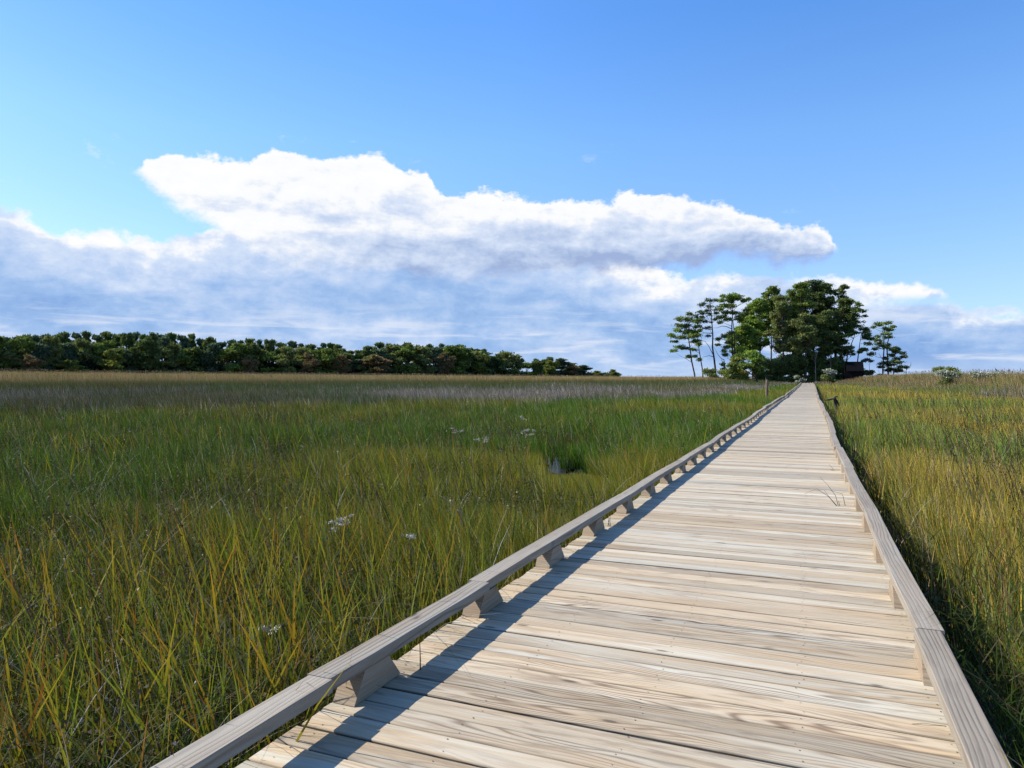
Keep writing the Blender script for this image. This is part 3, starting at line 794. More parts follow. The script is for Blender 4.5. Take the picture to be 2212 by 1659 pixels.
px_tree('pine_tree', 'slim straight pine behind the shed with one green spray to its right', 'pine tree', 186, cD,
 [[(985, 1330), (990, 1180), (1010, 1000), (1030, 850), (1050, 690), (1070, 560)]],
 [(1140, 880, 80, 44), (1090, 920, 70, 28), (1010, 960, 40, 24), (1090, 620, 130, 44, 'dark'), (1200, 580, 100, 46, 'dark'), (1290, 660, 80, 36, 'dark'), (1120, 520, 100, 36, 'dark'), (1190, 480, 55, 32, 'dark'), (1240, 640, 90, 40, 'dark')], r0=.20)
px_tree('pine_tree', 'twin trunked isolated pine right of the grove with a flat umbrella top', 'pine tree', 180, cD,
 [[(1560, 1370), (1570, 1100), (1582, 900), (1580, 600), (1600, 450), (1620, 330)], [(1680, 1370), (1665, 1100), (1650, 900), (1662, 750), (1690, 650), (1700, 500), (1685, 340)]],
 [(1590, 310, 150, 34), (1700, 300, 70, 32), (1480, 345, 55, 28), (1370, 400, 40, 40, 'mid', .35), (1765, 390, 40, 16), (1600, 430, 55, 22), (1690, 460, 60, 24), (1560, 560, 140, 32), (1470, 600, 60, 22, 'mid', .6),
  (1745, 620, 55, 20, 'mid', .5), (1620, 640, 50, 20, 'mid', .5), (1490, 775, 85, 34, 'brown'), (1255, 770, 110, 32, 'yellow'), (1400, 700, 80, 34), (1550, 830, 80, 32), (1700, 800, 55, 40, 'yellow'), (1650, 870, 60, 28), (1335, 1000, 105, 38),
  (1370, 880, 50, 28, 'dark'), (1630, 1105, 50, 34, 'yellow'), (1620, 1215, 150, 40, 'dark'), (1500, 1300, 70, 30, 'dark')],
 limbs=[[(1575, 900), (1440, 860), (1380, 830), (1240, 800)], [(1558, 1130), (1500, 1070), (1450, 1000), (1400, 990)], [(1450, 860), (1330, 900), (1170, 925)], [(1600, 470), (1500, 490), (1420, 450), (1370, 420)]], r0=.22)
px_tree('pine_tree', 'short pine with flat layered boughs reaching right, at the far right of the island', 'pine tree', 179, cD,
 [[(1800, 1370), (1820, 1200), (1832, 1000), (1860, 900)]],
 [(1880, 870, 75, 30, 'dark'), (1935, 900, 36, 34, 'dark'), (1790, 905, 60, 10, 'dark'), (2010, 985, 75, 22, 'dark'), (1880, 955, 90, 18), (1780, 1020, 95, 26), (1980, 1060, 75, 16, 'dark'), (1960, 1105, 140, 22, 'dark'),
  (1780, 1165, 100, 32), (1920, 1190, 100, 18), (1800, 1250, 110, 24, 'dark'), (1950, 1300, 140, 30, 'dark'), (2060, 1300, 55, 22)], r0=.16)
px_tree('small_tree', 'tiny umbrella shaped tree with a hair thin stem right of the shed', 'small tree', 181, cD,
 [[(1258, 1340), (1255, 1250), (1255, 1180)]], [(1180, 1125, 80, 20, 'blue', .7), (1110, 1155, 50, 16, 'blue', .6), (1240, 1165, 40, 12, 'blue', .6)], r0=.07)
px_tree('dead_tree', 'bare crooked dead twig rising at the right end of the island', 'dead tree', 178, cD,
 [[(2080, 1370), (2110, 1300), (2160, 1285), (2185, 1240), (2190, 1185)]], [], limbs=[[(2160, 1285), (2190, 1250), (2215, 1240)], [(2120, 1305), (2090, 1290), (2060, 1290)]], r0=.09, bark=M_DRIFT)
for bx, hy, lab in ((1325, 640, 'pale bare snag inside the grove, just right of the deck end'), (1440, 655, 'forked pale snag inside the grove, left of the shed')):
    px_tree('dead_tree', lab, 'dead tree', 179, cA, [[(bx, 815), (bx-2, 740), (bx+4, hy)]], [],
            limbs=[[(bx, 720), (bx-30, 690), (bx-55, 688)], [(bx, 690), (bx+16, 650), (bx+22, 620)], [(bx-2, 700), (bx-18, 660)]], r0=.17, bark=M_PALEBARK)
px_tree('spreading_tree', 'low yellow green spreading tree in front of the pines, left of the deck end', 'small tree', 150, cA,
 [[(884, 862), (868, 830), (840, 812), (790, 780)], [(884, 862), (860, 790), (850, 720)]],
 [(825, 655, 60, 26, 'bright'), (770, 680, 55, 26), (715, 705, 50, 24, 'yellow'), (850, 700, 60, 30, 'bright'), (690, 740, 45, 22, 'yellow'), (770, 740, 60, 24), (860, 760, 60, 30), (700, 790, 62, 24, 'yellow'), (785, 800, 70, 22, 'yellow'), (645, 805, 26, 14, 'yellow'),
  (730, 835, 60, 10, 'yellow'), (660, 830, 30, 12, 'yellow'), (880, 700, 40, 40), (910, 780, 40, 26)],
 limbs=[[(870, 830), (800, 790), (740, 740), (700, 720)], [(860, 830), (790, 832), (740, 838)]], tone='mid', r0=.22, dens=1.5, el=.22)

# shrubs
def shrub(name, label, x, y, rx, ry, Z, tone, dens=2.2, group=None, el=.16, cat='shrub', under='brown'):
    k = Z/F; c = W(x, y, Z); base = np.array([c[0], c[1], GZ])
    root = empty(name, base); tag(root, label, cat, group)
    T = Soup(); C = Soup()
    if name == 'thicket': under = tone
    for i in range(max(5, int(rx/4))):
        a = rng.uniform(-1, 1)
        top = c+np.array([*(RT*a*rx*k*.8), 0])+np.array([*(FW*rng.uniform(-.5, .5)*rx*k), rng.uniform(-.3, .5)*ry*k])
        tube(T, bent([base[0]+a*.3, base[1], GZ], top, 3), [.05, .03, .015], (1, 1, 1), 4)
    n = max(4, int(rx*ry/45))
    for i in range(n):
        a = rng.uniform(-1, 1); b = rng.uniform(-1, 1)*math.sqrt(1-a*a)
        cc = c+np.array([*(RT*a*rx*k*.8+FW*rng.uniform(-.6, .6)*rx*k), b*ry*k*.7])
        pad(C, cc, rx*k*.32, ry*k*.42, tone, dens, el=el)
    if under:
        for i in range(n):
            a = rng.uniform(-1, 1); zz = rng.uniform(GZ+.5, max(c[2]-ry*k*.6, GZ+.6))
            cc = c+np.array([*(RT*a*rx*k*.9+FW*rng.uniform(-.5, .5)*rx*k), 0]); cc[2] = zz
            pad(C, cc, rx*k*.34, .4, under, dens, el=el)
    T.build('stem', M_BARK, root, base); C.build('foliage', M_LEAF, root, base)
    return root
shrub('groundsel_bush', 'white seeded groundsel bush, left one of the two large white bushes at right', 2041, 808, 26, 8, 82, 'white', 3, el=.09)
shrub('groundsel_bush', 'white seeded groundsel bush nearest the right edge of the photo', 2134, 810, 24, 7, 80, 'white', 3, el=.09)
shrub('groundsel_bush', 'tiny white tufted bush just left of the rightmost white bush', 2110, 808, 7, 5, 80, 'white', 3, el=.07)
shrub('groundsel_bush', 'pale seeded bush at the foot of the grove right of the deck end', 1796, 803, 17, 7, 160, 'white', 2, el=.16)
shrub('groundsel_bush', 'whitish bush standing just behind the end of the boardwalk', 1726, 819, 11, 11, 172, 'white', 1.5, el=.16)
shrub('green_bush', 'rounded olive bush rising above the reeds behind the left white bush', 2046, 800, 24, 10, 92, 'yellow', 2.5, el=.12)
shrub('green_bush', 'grey green mound of bushes at the foot of the two left pines', 1540, 806, 30, 11, 176, 'brown', 1.6, el=.2)
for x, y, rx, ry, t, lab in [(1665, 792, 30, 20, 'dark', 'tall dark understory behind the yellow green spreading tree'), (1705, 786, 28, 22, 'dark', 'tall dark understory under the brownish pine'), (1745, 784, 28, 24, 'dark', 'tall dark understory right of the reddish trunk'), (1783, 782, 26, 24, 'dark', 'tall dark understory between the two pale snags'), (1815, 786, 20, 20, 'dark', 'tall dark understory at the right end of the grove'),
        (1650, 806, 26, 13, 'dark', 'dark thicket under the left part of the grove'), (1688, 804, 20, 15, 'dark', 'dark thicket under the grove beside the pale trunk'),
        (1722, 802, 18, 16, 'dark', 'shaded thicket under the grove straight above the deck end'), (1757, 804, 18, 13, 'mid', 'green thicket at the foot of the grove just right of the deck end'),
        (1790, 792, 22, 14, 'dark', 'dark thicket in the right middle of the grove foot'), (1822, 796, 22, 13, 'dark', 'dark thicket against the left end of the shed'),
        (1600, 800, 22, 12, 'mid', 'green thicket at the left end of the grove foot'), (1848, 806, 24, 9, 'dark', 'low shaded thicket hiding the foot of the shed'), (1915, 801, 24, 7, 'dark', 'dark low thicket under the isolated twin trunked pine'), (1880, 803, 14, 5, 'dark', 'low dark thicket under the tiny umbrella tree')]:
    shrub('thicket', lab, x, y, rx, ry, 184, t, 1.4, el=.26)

# shed on the island
def build_shed():
    c = W(1843, 800, 177); c[2] = GZ
    root = empty('shed', c, YAW-.35); tag(root, 'dark brown shed with a low sloped roof half hidden at the right of the grove', 'shed')
    w, d, h1, h2 = 2.1, 1.8, 3.9, 6.0
    V = [(-w, -d, 0), (w, -d, 0), (w, d, 0), (-w, d, 0), (-w, -d, h1), (w, -d, h1), (w, d, h1), (-w, d, h1), (-w, 0, h2-.15), (w, 0, h2-.15)]
    mesh_np('wall', V, [np.array([(0, 1, 5, 4), (2, 3, 7, 6)]), np.array([(1, 2, 6), (1, 6, 5), (5, 6, 9), (3, 0, 4), (3, 4, 7), (7, 4, 8)])], M_SHED, root)
    e = .35; th = .12
    V = []
    for x in (-w-e+.7, w+e-.25):
        V += [(x, -d-e, h1-.25), (x, 0, h2), (x, d+e, h1-.25), (x, d+e, h1-.25-th), (x, 0, h2-th), (x, -d-e, h1-.25-th)]
    Q = [(0, 1, 7, 6), (1, 2, 8, 7), (2, 3, 9, 8), (3, 4, 10, 9), (4, 5, 11, 10), (5, 0, 6, 11), (0, 5, 4, 1), (1, 4, 3, 2), (6, 7, 10, 11), (7, 8, 9, 10)]
    mesh_np('roof', V, np.array(Q), M_SHEDROOF, root)
    V = [(x, -d-.03+y, z) for x in (-.5, .5) for y in (0, .025) for z in (0, 2.1)]
    Q = [(0, 1, 3, 2), (4, 6, 7, 5), (0, 4, 5, 1), (2, 3, 7, 6), (1, 5, 7, 3), (0, 2, 6, 4)]
    mesh_np('door', V, np.array(Q), M_SHEDROOF, root)
build_shed()

# ---------------------------------------------------------------- far treeline
def crown_mesh(kind, seed):
    """crown and trunk in a unit tree of 10 m height, 6 m width"""
    C = Soup(); T = Soup()
    if kind == 'pine':
        tube(T, bent((0, 0, 0), (rng.normal(0, .3), rng.normal(0, .3), 9.), 5, .04), [.22, .19, .15, .1, .04], (1, 1, 1), 6)
        for i in range(20):
            t = rng.random(); z = 5.2+4.5*t; R = 2.1*math.sin((1-t*.78)*math.pi*.5+.25)
            a = rng.random()*6.28; rr = R*math.sqrt(rng.random())
            c = (rr*math.cos(a), rr*math.sin(a), z)
            pad(C, c, 1.1, .6, 'dark' if seed % 3 else 'blue', 1.0, el=.34); tube(T, [(0, 0, z-.8), c], [.06, .03], (1, 1, 1), 4)
    else:
        tone = {'oak': ['mid', 'brown', 'dark', 'blue'][seed % 4], 'rust': 'rust', 'yellow': 'yellow'}[kind]
        tube(T, bent((0, 0, 0), (rng.normal(0, .3), 0, 6.), 4, .05), [.25, .2, .14, .07], (1, 1, 1), 6)
        lob = [(rng.normal(0, 1.2), rng.normal(0, 1.2), rng.uniform(2.2, 8.2)) for _ in range(9)]+[(0, 0, 8.7)]
        for l in lob:
            for j in range(5):
                u = rng.normal(0, 1, 3); u /= np.linalg.norm(u); c = np.array(l)+u*np.array([1., 1., .9])*rng.uniform(.4, 1.)
                pad(C, c, .95, .7, tone, .8, el=.30)
            tube(T, [(0, 0, max(1., l[2]-2.5)), l], [.08, .04], (1, 1, 1), 4)
        for j in range(14):
            a = rng.random()*6.28; pad(C, (2.3*math.cos(a)*rng.random()**.5, 2.3*math.sin(a)*rng.random()**.5, rng.uniform(.4, 2.4)), 1.2, .8, tone, 1., el=.36)
    co = C.build('crown', M_LEAF); to = T.build('trunk', M_BARK)
    cm, tm = co.data, to.data
    bpy.data.objects.remove(co); bpy.data.objects.remove(to)
    return cm, tm
VAR = {'pine': [crown_mesh('pine', i) for i in range(5)], 'oak': [crown_mesh('oak', i) for i in range(6)], 'rust': [crown_mesh('rust', i) for i in range(2)], 'yellow': [crown_mesh('yellow', 0)]}
TX = [-60, 0, 100, 240, 300, 400, 470, 600, 691, 718, 757, 807, 835, 891, 919, 957, 1003, 1047, 1055, 1094, 1128, 1138, 1185, 1210, 1238, 1263, 1285, 1310, 1325, 1335]
TY = [722, 724, 724, 719, 721, 724, 735, 737, 743, 741, 757, 744, 743, 743, 741, 743, 747, 758, 764, 758, 770, 778, 766, 773, 780, 785, 794, 798, 797, 806]
DXs = [-60, 0, 300, 600, 1000, 1330]; DZs = [228, 232, 255, 285, 345, 460]
ORD = 'first second third fourth fifth sixth seventh eighth ninth tenth eleventh twelfth thirteenth fourteenth fifteenth sixteenth seventeenth eighteenth nineteenth'.split()
TENS = {20: 'twentieth', 30: 'thirtieth', 40: 'fortieth', 50: 'fiftieth', 60: 'sixtieth'}
def ordn(i):
    if i <= 19: return ORD[i-1]
    if i % 10 == 0: return TENS[i]
    return {2: 'twenty', 3: 'thirty', 4: 'forty', 5: 'fifty'}[i//10]+' '+ORD[i % 10-1]
def far_tree(name, x, ytop, Z, kind, vi, wpx, label, group):
    c = W(x, HY, Z); hgt = (HY-ytop)/F*Z+H-GZ
    root = empty(name, (c[0], c[1], GZ), rng.random()*6.28); tag(root, label, 'tree', group)
    wid = wpx/F*Z/5.6
    root.scale = (wid, wid, hgt/(9.9 if kind == 'pine' else 9.6))
    cm, tm = VAR[kind][vi % len(VAR[kind])]
    for nm, me in (('crown', cm), ('trunk', tm)):
        o = bpy.data.objects.new(nm, me); COL.objects.link(o); o.parent = root
def treeline():
    back = []; x = -45
    while x < 1060:
        back.append(x); x += random.uniform(17, 25)
    for i, x in enumerate(back):
        Z = float(np.interp(x, DXs, DZs))+random.uniform(4, 16); y = float(np.interp(x, TX, TY))+random.uniform(-2, 6)
        far_tree('far_pine', x, y, Z, 'pine', random.randrange(5), random.uniform(26, 36), f'{ordn(i+1)} dark pine from the left in the back row of the distant treeline', 'pines in the back row of the distant treeline')
    mid = []; x = -40
    while x < 1275:
        mid.append(x); x += random.uniform(24, 36)*(1 if x < 1000 else .75)
    for i, x in enumerate(mid):
        Z = float(np.interp(x, DXs, DZs))-random.uniform(0, 6); yt = float(np.interp(x, TX, TY))
        f = random.uniform(.0, .38) if x < 800 else random.uniform(0, .16)
        y = yt+(HY-yt)*f
        far_tree('far_broadleaf_tree', x, y, Z, 'oak', random.randrange(6), random.uniform(42, 60)*(1 if x < 1100 else .75), f'{ordn(i+1)} rounded leafy tree from the left in the middle row of the distant treeline', 'leafy trees in the middle row of the distant treeline')
    spec = [(65, 768, 34, 'rust', 'orange tinged small tree near the left end of the distant treeline'), (250, 752, 46, 'yellow', 'large yellow green tree low in the left part of the distant treeline'),
            (150, 778, 46, 'yellow', 'pale green low tree left of the large yellow green tree in the treeline'), (538, 770, 26, 'rust', 'small orange tree at the foot of the treeline, about a quarter across the photo'),
            (668, 765, 34, 'rust', 'brownish round tree at the foot of the treeline, beside a bare gap of sky'), (738, 768, 30, 'rust', 'russet tree at the foot of the treeline, fourth russet from the left'),
            (810, 768, 48, 'rust', 'broad brown domed tree at the foot of the treeline, left of the centre pines'), (960, 762, 34, 'rust', 'brown crowned tree under the tall pine tops in the middle of the treeline'),
            (1040, 766, 28, 'yellow', 'olive rounded tree before the first dip of the treeline'), (1233, 786, 28, 'rust', 'small bright russet tree near the right end of the distant treeline'),
            (1190, 778, 26, 'yellow', 'yellow green tree just left of the bright russet one at the treeline end'), (1324, 798, 20, 'yellow', 'last small green tree at the right tip of the distant treeline'),
            (1290, 801, 24, 'yellow', 'low green scrub tree second from the right tip of the distant treeline')]
    for x, y, w, k, lab in spec:
        Z = float(np.interp(x, DXs, DZs))-9
        far_tree('far_small_tree', x, y, Z, k, random.randrange(3), w*1.25, lab, 'small coloured trees along the foot of the distant treeline')
    # undergrowth joining their feet reads as one dark mass
    S = Soup()
    xs = np.linspace(-80, 1335, 2600)
    P = []
    for x in xs:
        Z = float(np.interp(x, DXs, DZs))+rng.uniform(-3, 6)
        for j in range(7):
            P.append(W(x+rng.normal(0, 2), HY, Z+rng.uniform(-3, 3))); P[-1][2] = GZ+rng.random()*(7.5 if x < 1050 else 4.4)
    P = np.array(P); n = len(P)
    P2 = (P[:, None]+rng.normal(0, .5, (n, 6, 3))).reshape(-1, 3)
    S.add(*tris(P2, .7, np.repeat(pick(n, [(.024, .036, .018), (.04, .055, .025), (.06, .07, .03)], [3, 2, 1]), 6, 0)))
    tag(S.build('woodland_undergrowth', M_LEAF), 'dark undergrowth filling the foot of the distant treeline', 'undergrowth', kind='stuff')
treeline()

# ---------------------------------------------------------------- small things
def build_post():
    b = W(1656.5, 848, 58); b[2] = GZ
    root = empty('wooden_post', b, .3); tag(root, 'weathered wooden post standing in the marsh left of the far boardwalk', 'post')
    S = Soup(); h = (HY-820)/F*58+H-GZ
    tube(S, [(0, 0, -.2), (.0, 0, h*.5), (.02, 0, h), (.02, 0, h+.005)], [.115, .11, .105, .002], (1, 1, 1), 12); S.build('shaft', M_POST, root)
    S = Soup(); tube(S, [(-.08, 0, h-.1), (-.09, 0, h+.12), (-.05, 0, h+.2)], [.02, .018, .01], (1, 1, 1), 6); S.build('bracket', M_PALEBARK, root)
build_post()
def build_drift():
    b = W(1797, 866, 34); b[2] = GZ
    root = empty('driftwood', b); tag(root, 'dark forked driftwood branch poking from the grass right of the far boardwalk', 'driftwood')
    S = Soup(); r3 = lambda a, z: np.array([*(RT*a), z])
    z = (HY-861)/F*34+H-GZ
    tube(S, [r3(.35, 0), r3(.22, z*.6), r3(.12, z), r3(-.10, z-.05), r3(-.32, z-.08)], [.07, .07, .06, .045, .015], (1, 1, 1), 8)
    tube(S, [r3(.10, z), r3(.18, z+.09), r3(.30, z+.11)], [.05, .035, .012], (1, 1, 1), 6)
    tube(S, [r3(.12, z), r3(.24, z-.12), r3(.36, z-.34)], [.06, .05, .03], (1, 1, 1), 6)
    S.build('branch', M_DRIFT, root)
build_drift()
def flower(x, y, Z, n, spread, label, tone=(.66, .62, .54)):
    c = W(x, y, Z); c[2] = max(c[2], GZ+.8); base = np.array([c[0], c[1], GZ])
    root = empty('white_wildflower', base); tag(root, label, 'wildflower', 'white seed heads scattered in the marsh')
    T = Soup(); k = Z/F
    for i in range(n):
        C = Soup()
        hd = c+np.array([*(RT*rng.normal(0, spread*k)), rng.normal(0, spread*k*.45)])+np.array([*(FW*rng.normal(0, .08)), 0])
        tube(T, [base+np.array([rng.normal(0, .02), rng.normal(0, .02), 0]), base*.3+hd*.7, hd], [.004, .003, .002], (.10, .09, .04), 4)
        P = hd+rng.normal(0, 1, (28, 3))*np.array([.016, .016, .007])*(1+Z*.03)
        C.add(*tris(P, .0085*(1+Z*.03), np.tile(tone, (28, 1))*(.7+.4*rng.random((28, 1)))))
        C.build('flower_head', M_DRY, root, base)
    T.build('stem', M_DRY, root, base)
for a in [(742, 1128, 6.2, 9, 15, 'cluster of white seed heads in the left middle of the near marsh'), (990, 932, 15, 6, 7, 'small white flower cluster left of the mud hole, upper left one'),
          (1041, 949, 13.5, 5, 6, 'small white flower cluster close left of the mud hole'), (1152, 931, 15, 9, 11, 'white flower cluster directly behind the mud hole'),
          (884, 1162, 5.6, 4, 9, 'thin pale seed heads right of the near white cluster'),
          (590, 1365, 3.5, 2, 10, 'pale curled seed head close left of the near rail'), (1125, 905, 17, 3, 6, 'faint white flecks of flower above the mud hole cluster'),
          ]:
    flower(*a)
def sprout(x, y, tips, label, Z=None):
    Zd = None
    s = (y-HY)/F
    Z = H*1.0/(s-.0097); b = W(x, y, Z)
    root = empty('grass_sprout', b); tag(root, label, 'grass sprout')
    for tp in tips:
        S = Soup(); k = Z/F
        pts = [np.array([*(RT*(px-x)*k), (y-py)*k]) + np.array([*(FW*(0)), 0]) for px, py in [(x+tp[0][0], y)]+[(q[0]+x, q[1]+y) for q in tp[1:]]]
        m = len(pts); tube(S, pts, [.0035*(1-.7*i/(m-1)) for i in range(m)], (.06, .09, .03), 5)
        S.build('blade', M_GRASS, root)
sprout(1809, 1093, [[(0, 0), (-15, -17), (-28, -34)], [(3, 0), (-3, -22), (-20, -45), (-37, -62)], [(6, 0), (4, -9), (3, -11)], [(-1, 0), (-18, -20), (-44, -37), (-70, -26)], [(18, 2), (14, -18), (11, -26), (-15, -33)]], 'bent green blades growing up through the planks near the right rail')
sprout(907, 1452, [[(0, 0), (0, -30), (-1, -66), (0, -82)]], 'single upright green blade through the planks beside the second left block')
sprout(1317, 1139, [[(0, 0), (-2, -12), (-3, -22)], [(3, 0), (1, -10), (2, -24)], [(-4, 0), (-1, -12), (0, -20)]], 'three short blades through the planks under the left rail')
sprout(1803, 1017, [[(0, 0), (-6, -8), (-11, -14)], [(-4, 2), (-9, -4)]], 'tiny blades between planks beyond the bent green ones')

# ---------------------------------------------------------------- sky, sun, camera
EXPO = 1.05; WS = .075
SUN_EL = math.radians(40.2); SUN_DIR = np.array([-math.cos(math.radians(8)), -math.sin(math.radians(8))])  # towards the sun, on the ground plan
def build_world():
    w = bpy.data.worlds.new('World'); sc.world = w; w.use_nodes = True
    nt = w.node_tree; nt.nodes.clear(); lk = nt.links
    tc = N(nt, 'ShaderNodeTexCoord')
    sky = N(nt, 'ShaderNodeTexSky', sky_type='NISHITA'); sky.sun_disc = False
    sky.sun_elevation = SUN_EL; sky.sun_rotation = math.atan2(SUN_DIR[0], SUN_DIR[1]) % (2*math.pi)
    sky.altitude = 0; sky.air_density = 1.0; sky.dust_density = .9; sky.ozone_density = 2.2
    k = WS*2**EXPO
    sp = N(nt, 'ShaderNodeSeparateXYZ'); lk.new(tc.outputs['Generated'], sp.inputs[0])
    X, Y, Z = sp.outputs
    az = math_(nt, 'ARCTAN2', X, Y)
    hr = math_(nt, 'SQRT', math_(nt, 'ADD', math_(nt, 'MULTIPLY', X, X), math_(nt, 'MULTIPLY', Y, Y)))
    el = math_(nt, 'DIVIDE', Z, math_(nt, 'MAXIMUM', hr, .02))
    A0, A1 = -1.15, .36
    an = math_(nt, 'DIVIDE', math_(nt, 'SUBTRACT', az, A0), A1-A0)
    tcol = ramp(nt, math_(nt, 'MULTIPLY', el, 1.0, clamp=True), [(.12, (.92, 1.08, 1.5)), (.32, (.87, 1.22, 1.55)), (.50, (.64, 1.12, 1.65))])
    tint = mixc(nt, 1.0, sky.outputs[0], tcol, 'MULTIPLY')
    lf = N(nt, 'ShaderNodeMapRange'); lk.new(az, lf.inputs[0]); lf.inputs[1].default_value = -1.02; lf.inputs[2].default_value = -.40
    lm = mixc(nt, lf.outputs[0], mixc(nt, math_(nt, 'DIVIDE', el, .45, clamp=True), (1., .97, 1.), (.78, .80, .93)), (1., 1., 1.))
    tint = mixc(nt, 1.0, tint, lm, 'MULTIPLY')
    def dirn(x, y):
        u = (x-CX)/F; a = -YAW+math.atan(u); return (a-A0)/(A1-A0), (HY-y)/F*math.cos(math.atan(u))
    def curve(pts, scale=.5, off=.1, raw=False):
        n = nt.nodes.new('ShaderNodeFloatCurve'); c = n.mapping.curves[0]
        ps = [(dirn(x, y) if not raw else (dirn(x, 0)[0], y)) for x, y in pts]
        ps = [(min(max(p[0], 0), 1), (p[1]+off)/(scale) if not raw else p[1]) for p in ps]
        while len(c.points) < len(ps): c.points.new(.5, .5)
        for q, p in zip(c.points, ps): q.location = p; q.handle_type = 'AUTO_CLAMPED' if not raw else 'AUTO'
        n.mapping.update(); n.inputs[0].default_value = 1; lk.new(an, n.inputs[1])
        return n.outputs[0] if raw else math_(nt, 'SUBTRACT', math_(nt, 'MULTIPLY', n.outputs[0], scale), off)
    cv = N(nt, 'ShaderNodeCombineXYZ'); lk.new(az, cv.inputs[0]); lk.new(el, cv.inputs[1])
    P = cv.outputs[0]
    nb = noise(nt, vmul(nt, P, (16, 24, 1)), 1, 8, .60, '2D')         # billows
    nf = noise(nt, vmul(nt, P, (60, 70, 1)), 1, 5, .6, '2D')
    ns = noise(nt, vmul(nt, P, (8, 22, 1)), 1, 7, .62, '2D', dist=.25) # long soft rolls
    nl = noise(nt, vmul(nt, P, (3.5, 9, 1)), 1, 3, .55, '2D')
    def shifted(sc3, d2):
        m = N(nt, 'ShaderNodeVectorMath', operation='MULTIPLY_ADD'); lk.new(P, m.inputs[0]); m.inputs[1].default_value = sc3; m.inputs[2].default_value = (sc3[0]*d2[0], sc3[1]*d2[1], 0)
        return m.outputs[0]
    e1 = math_(nt, 'SUBTRACT', nb, noise(nt, shifted((16, 24, 1), (-.006, .011)), 1, 8, .60, '2D'))
    e2 = math_(nt, 'SUBTRACT', ns, noise(nt, shifted((8, 22, 1), (-.006, .010)), 1, 7, .62, '2D', dist=.25))
    emb = math_(nt, 'ADD', math_(nt, 'MULTIPLY', e1, .9), math_(nt, 'MULTIPLY', e2, .9))
    cen = lambda v, a: math_(nt, 'MULTIPLY', math_(nt, 'SUBTRACT', v, .5), a)
    wob = math_(nt, 'ADD', cen(nb, .046), cen(nf, .014))
    elw = math_(nt, 'ADD', el, wob)
    def sstep(v, a, b):
        n = nt.nodes.new('ShaderNodeMapRange'); n.interpolation_type = 'SMOOTHSTEP'
        lk.new(v, n.inputs[0]); n.inputs[1].default_value = a; n.inputs[2].default_value = b
        return n.outputs[0]
    col = lambda r, g, b: tuple(v/k for v in lin((r, g, b)))
    # --- upper cloud
    Tu = curve([(240, 380), (300, 362), (325, 348), (400, 328), (470, 338), (520, 345), (560, 335), (600, 322), (640, 330), (690, 338), (740, 333), (800, 338), (860, 355), (920, 372), (950, 412), (1000, 420), (1050, 410), (1100, 425), (1190, 428), (1290, 432), (1345, 420), (1470, 425), (1530, 432), (1600, 452), (1680, 478), (1740, 485), (1785, 497), (1805, 530), (1840, 560)])
    Bu = curve([(240, 340), (300, 372), (340, 425), (400, 455), (480, 492), (560, 540), (700, 580), (1000, 590), (1300, 580), (1400, 583), (1480, 574), (1550, 561), (1620, 553), (1680, 561), (1740, 573), (1785, 562), (1805, 535), (1840, 500)])
    du = math_(nt, 'SUBTRACT', Tu, elw)
    mu = math_(nt, 'MULTIPLY', sstep(du, -.002, .006), sstep(math_(nt, 'SUBTRACT', elw, Bu), -.010, .012))
    depth = math_(nt, 'DIVIDE', du, math_(nt, 'MAXIMUM', math_(nt, 'SUBTRACT', Tu, Bu), .02))
    su = curve([(200, .14), (450, .22), (650, .48), (800, .62), (950, .75), (1100, .9), (1500, 1.), (1800, 1.)], raw=True)
    shade = math_(nt, 'ADD', math_(nt, 'MULTIPLY', depth, su), math_(nt, 'MULTIPLY', math_(nt, 'ADD', cen(ns, .75), cen(nb, .55)), math_(nt, 'ADD', su, .25)))
    shade = math_(nt, 'SUBTRACT', shade, math_(nt, 'MULTIPLY', emb, .95))
    cu = ramp(nt, shade, [(.0, col(255, 255, 255)), (.22, col(250, 252, 255)), (.44, col(216, 228, 249)), (.68, col(184, 203, 235)), (.86, col(160, 180, 220))])
    # --- lower bank
    Tl = curve([(-200, 440), (0, 449), (50, 462), (100, 488), (160, 502), (230, 508), (300, 513), (400, 508), (480, 488), (600, 470), (900, 470), (1200, 520), (1400, 572), (1480, 596), (1600, 592), (1750, 598), (1850, 610), (1950, 620), (2030, 632), (2070, 662), (2140, 668), (2300, 668)])
    soft = curve([(-200, .0), (1400, .0), (1500, .5), (1700, 1), (2300, 1)], raw=True)
    dl = math_(nt, 'SUBTRACT', Tl, elw)
    ml = sstep(dl, -.004, .008)
    # thin blue gap at the right, between the high band and the low bank
    gy = curve([(-200, 655), (1800, 655), (1900, 656), (2000, 650), (2070, 645), (2300, 640)])
    gx = curve([(-200, 0), (1780, 0), (1880, .25), (1980, .8), (2100, .9), (2300, .9)], raw=True)
    gap = math_(nt, 'MULTIPLY', gx, sstep(math_(nt, 'ABSOLUTE', math_(nt, 'SUBTRACT', math_(nt, 'ADD', el, cen(ns, .012)), gy)), .009, .001))
    ml = math_(nt, 'MULTIPLY', ml, math_(nt, 'SUBTRACT', 1., gap))
    dn = math_(nt, 'ADD', math_(nt, 'MULTIPLY', math_(nt, 'MINIMUM', math_(nt, 'MULTIPLY', dl, 2.0), .16), 3.1), math_(nt, 'ADD', cen(ns, .85), math_(nt, 'ADD', cen(nb, .4), cen(nl, .4))))
    xr = curve([(-200, 0), (1500, .0), (1750, .10), (1950, .22), (2300, .25)], raw=True)
    dn = math_(nt, 'ADD', dn, math_(nt, 'MULTIPLY', xr, sstep(dl, .004, .022)))
    dn = math_(nt, 'SUBTRACT', math_(nt, 'ADD', dn, .05), math_(nt, 'MULTIPLY', emb, .75))
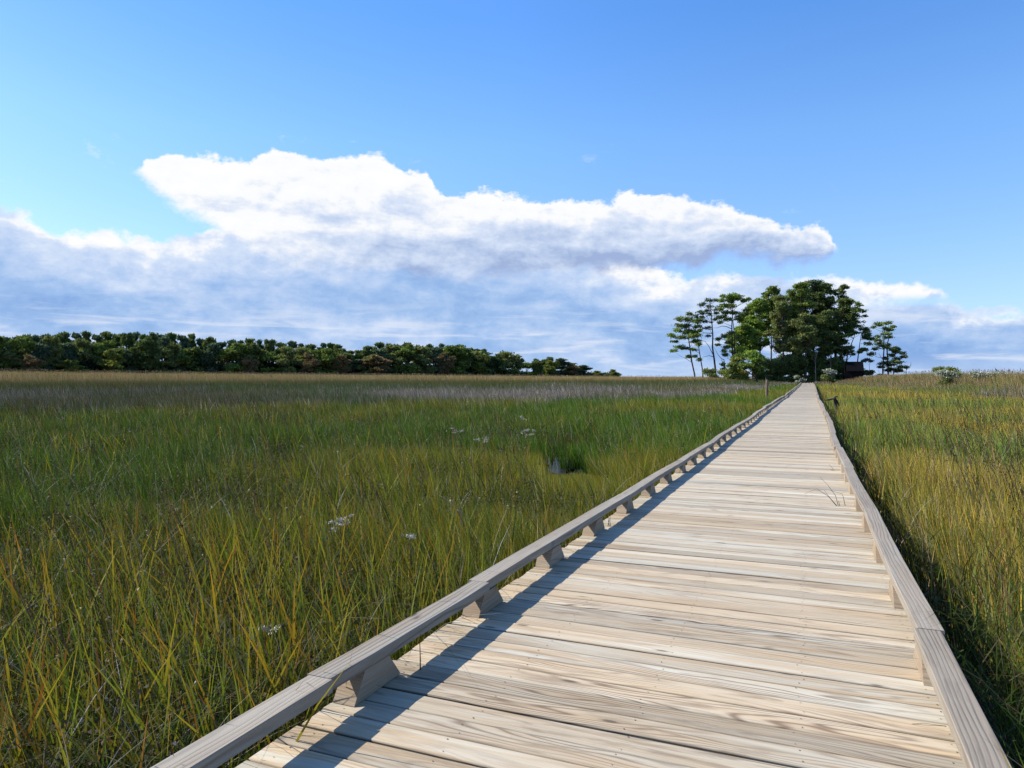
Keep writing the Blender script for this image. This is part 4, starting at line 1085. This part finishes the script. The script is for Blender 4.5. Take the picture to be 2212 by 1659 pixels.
    cl = ramp(nt, dn, [(.0, col(255, 255, 255)), (.07, col(246, 249, 255)), (.17, col(216, 230, 251)), (.34, col(192, 213, 246)), (.56, col(160, 193, 238)), (.8, col(134, 172, 227))])
    # bright low streaks near the horizon
    st = noise(nt, vmul(nt, P, (8, 75, 1)), 1, 5, .55, '2D', dist=.3)
    band = math_(nt, 'MULTIPLY', sstep(el, .12, .05), ramp(nt, st, [(.52, 0.), (.70, 1.)]))
    cl = mixc(nt, math_(nt, 'MULTIPLY', band, .75), cl, col(226, 234, 250))
    low = sstep(el, .035, .0)
    cl = mixc(nt, math_(nt, 'MULTIPLY', low, .5), cl, col(196, 216, 246))
    # wisps
    wz = math_(nt, 'MULTIPLY', sstep(nb, .66, .76), math_(nt, 'MULTIPLY', sstep(math_(nt, 'ABSOLUTE', math_(nt, 'SUBTRACT', math_(nt, 'SUBTRACT', el, Tu), .03)), .05, .0), .35))
    c = mixc(nt, wz, tint, col(235, 245, 255))
    side = math_(nt, 'MULTIPLY', sstep(az, -1.9, -1.2), sstep(az, .95, .45))
    c = mixc(nt, math_(nt, 'MULTIPLY', ml, side), c, cl)
    c = mixc(nt, math_(nt, 'MULTIPLY', mu, side), c, cu)
    # below the horizon the dome is plain
    bg = N(nt, 'ShaderNodeBackground'); bg.inputs[1].default_value = WS
    lk.new(c, bg.inputs[0])
    o = N(nt, 'ShaderNodeOutputWorld'); lk.new(bg.outputs[0], o.inputs[0])
    w.cycles.sampling_method = 'MANUAL'; w.cycles.sample_map_resolution = 1024
SKYTINT = (.84, 1.07, 1.55)
build_world()
sun = bpy.data.lights.new('sun', 'SUN'); sun.energy = 4.0; sun.angle = math.radians(.5); sun.color = (1, .955, .88)
so = bpy.data.objects.new('sun', sun); COL.objects.link(so)
from mathutils import Vector
d = Vector((SUN_DIR[0]*math.cos(SUN_EL), SUN_DIR[1]*math.cos(SUN_EL), math.sin(SUN_EL)))
so.rotation_euler = d.to_track_quat('Z', 'Y').to_euler()

cam = bpy.data.cameras.new('camera'); co = bpy.data.objects.new('camera', cam); COL.objects.link(co)
cam.sensor_width = 36; cam.lens = F/2212*36; cam.clip_start = .05; cam.clip_end = 20000
co.location = (0, 0, H); co.rotation_euler = (math.radians(90)-math.atan(14.5/F), 0, YAW)
sc.camera = co
sc.view_settings.view_transform = 'Standard'; sc.view_settings.look = 'None'; sc.view_settings.exposure = EXPO; sc.view_settings.gamma = 1
sc.render.engine = 'CYCLES'
sc.cycles.max_bounces = 6; sc.cycles.transparent_max_bounces = 4
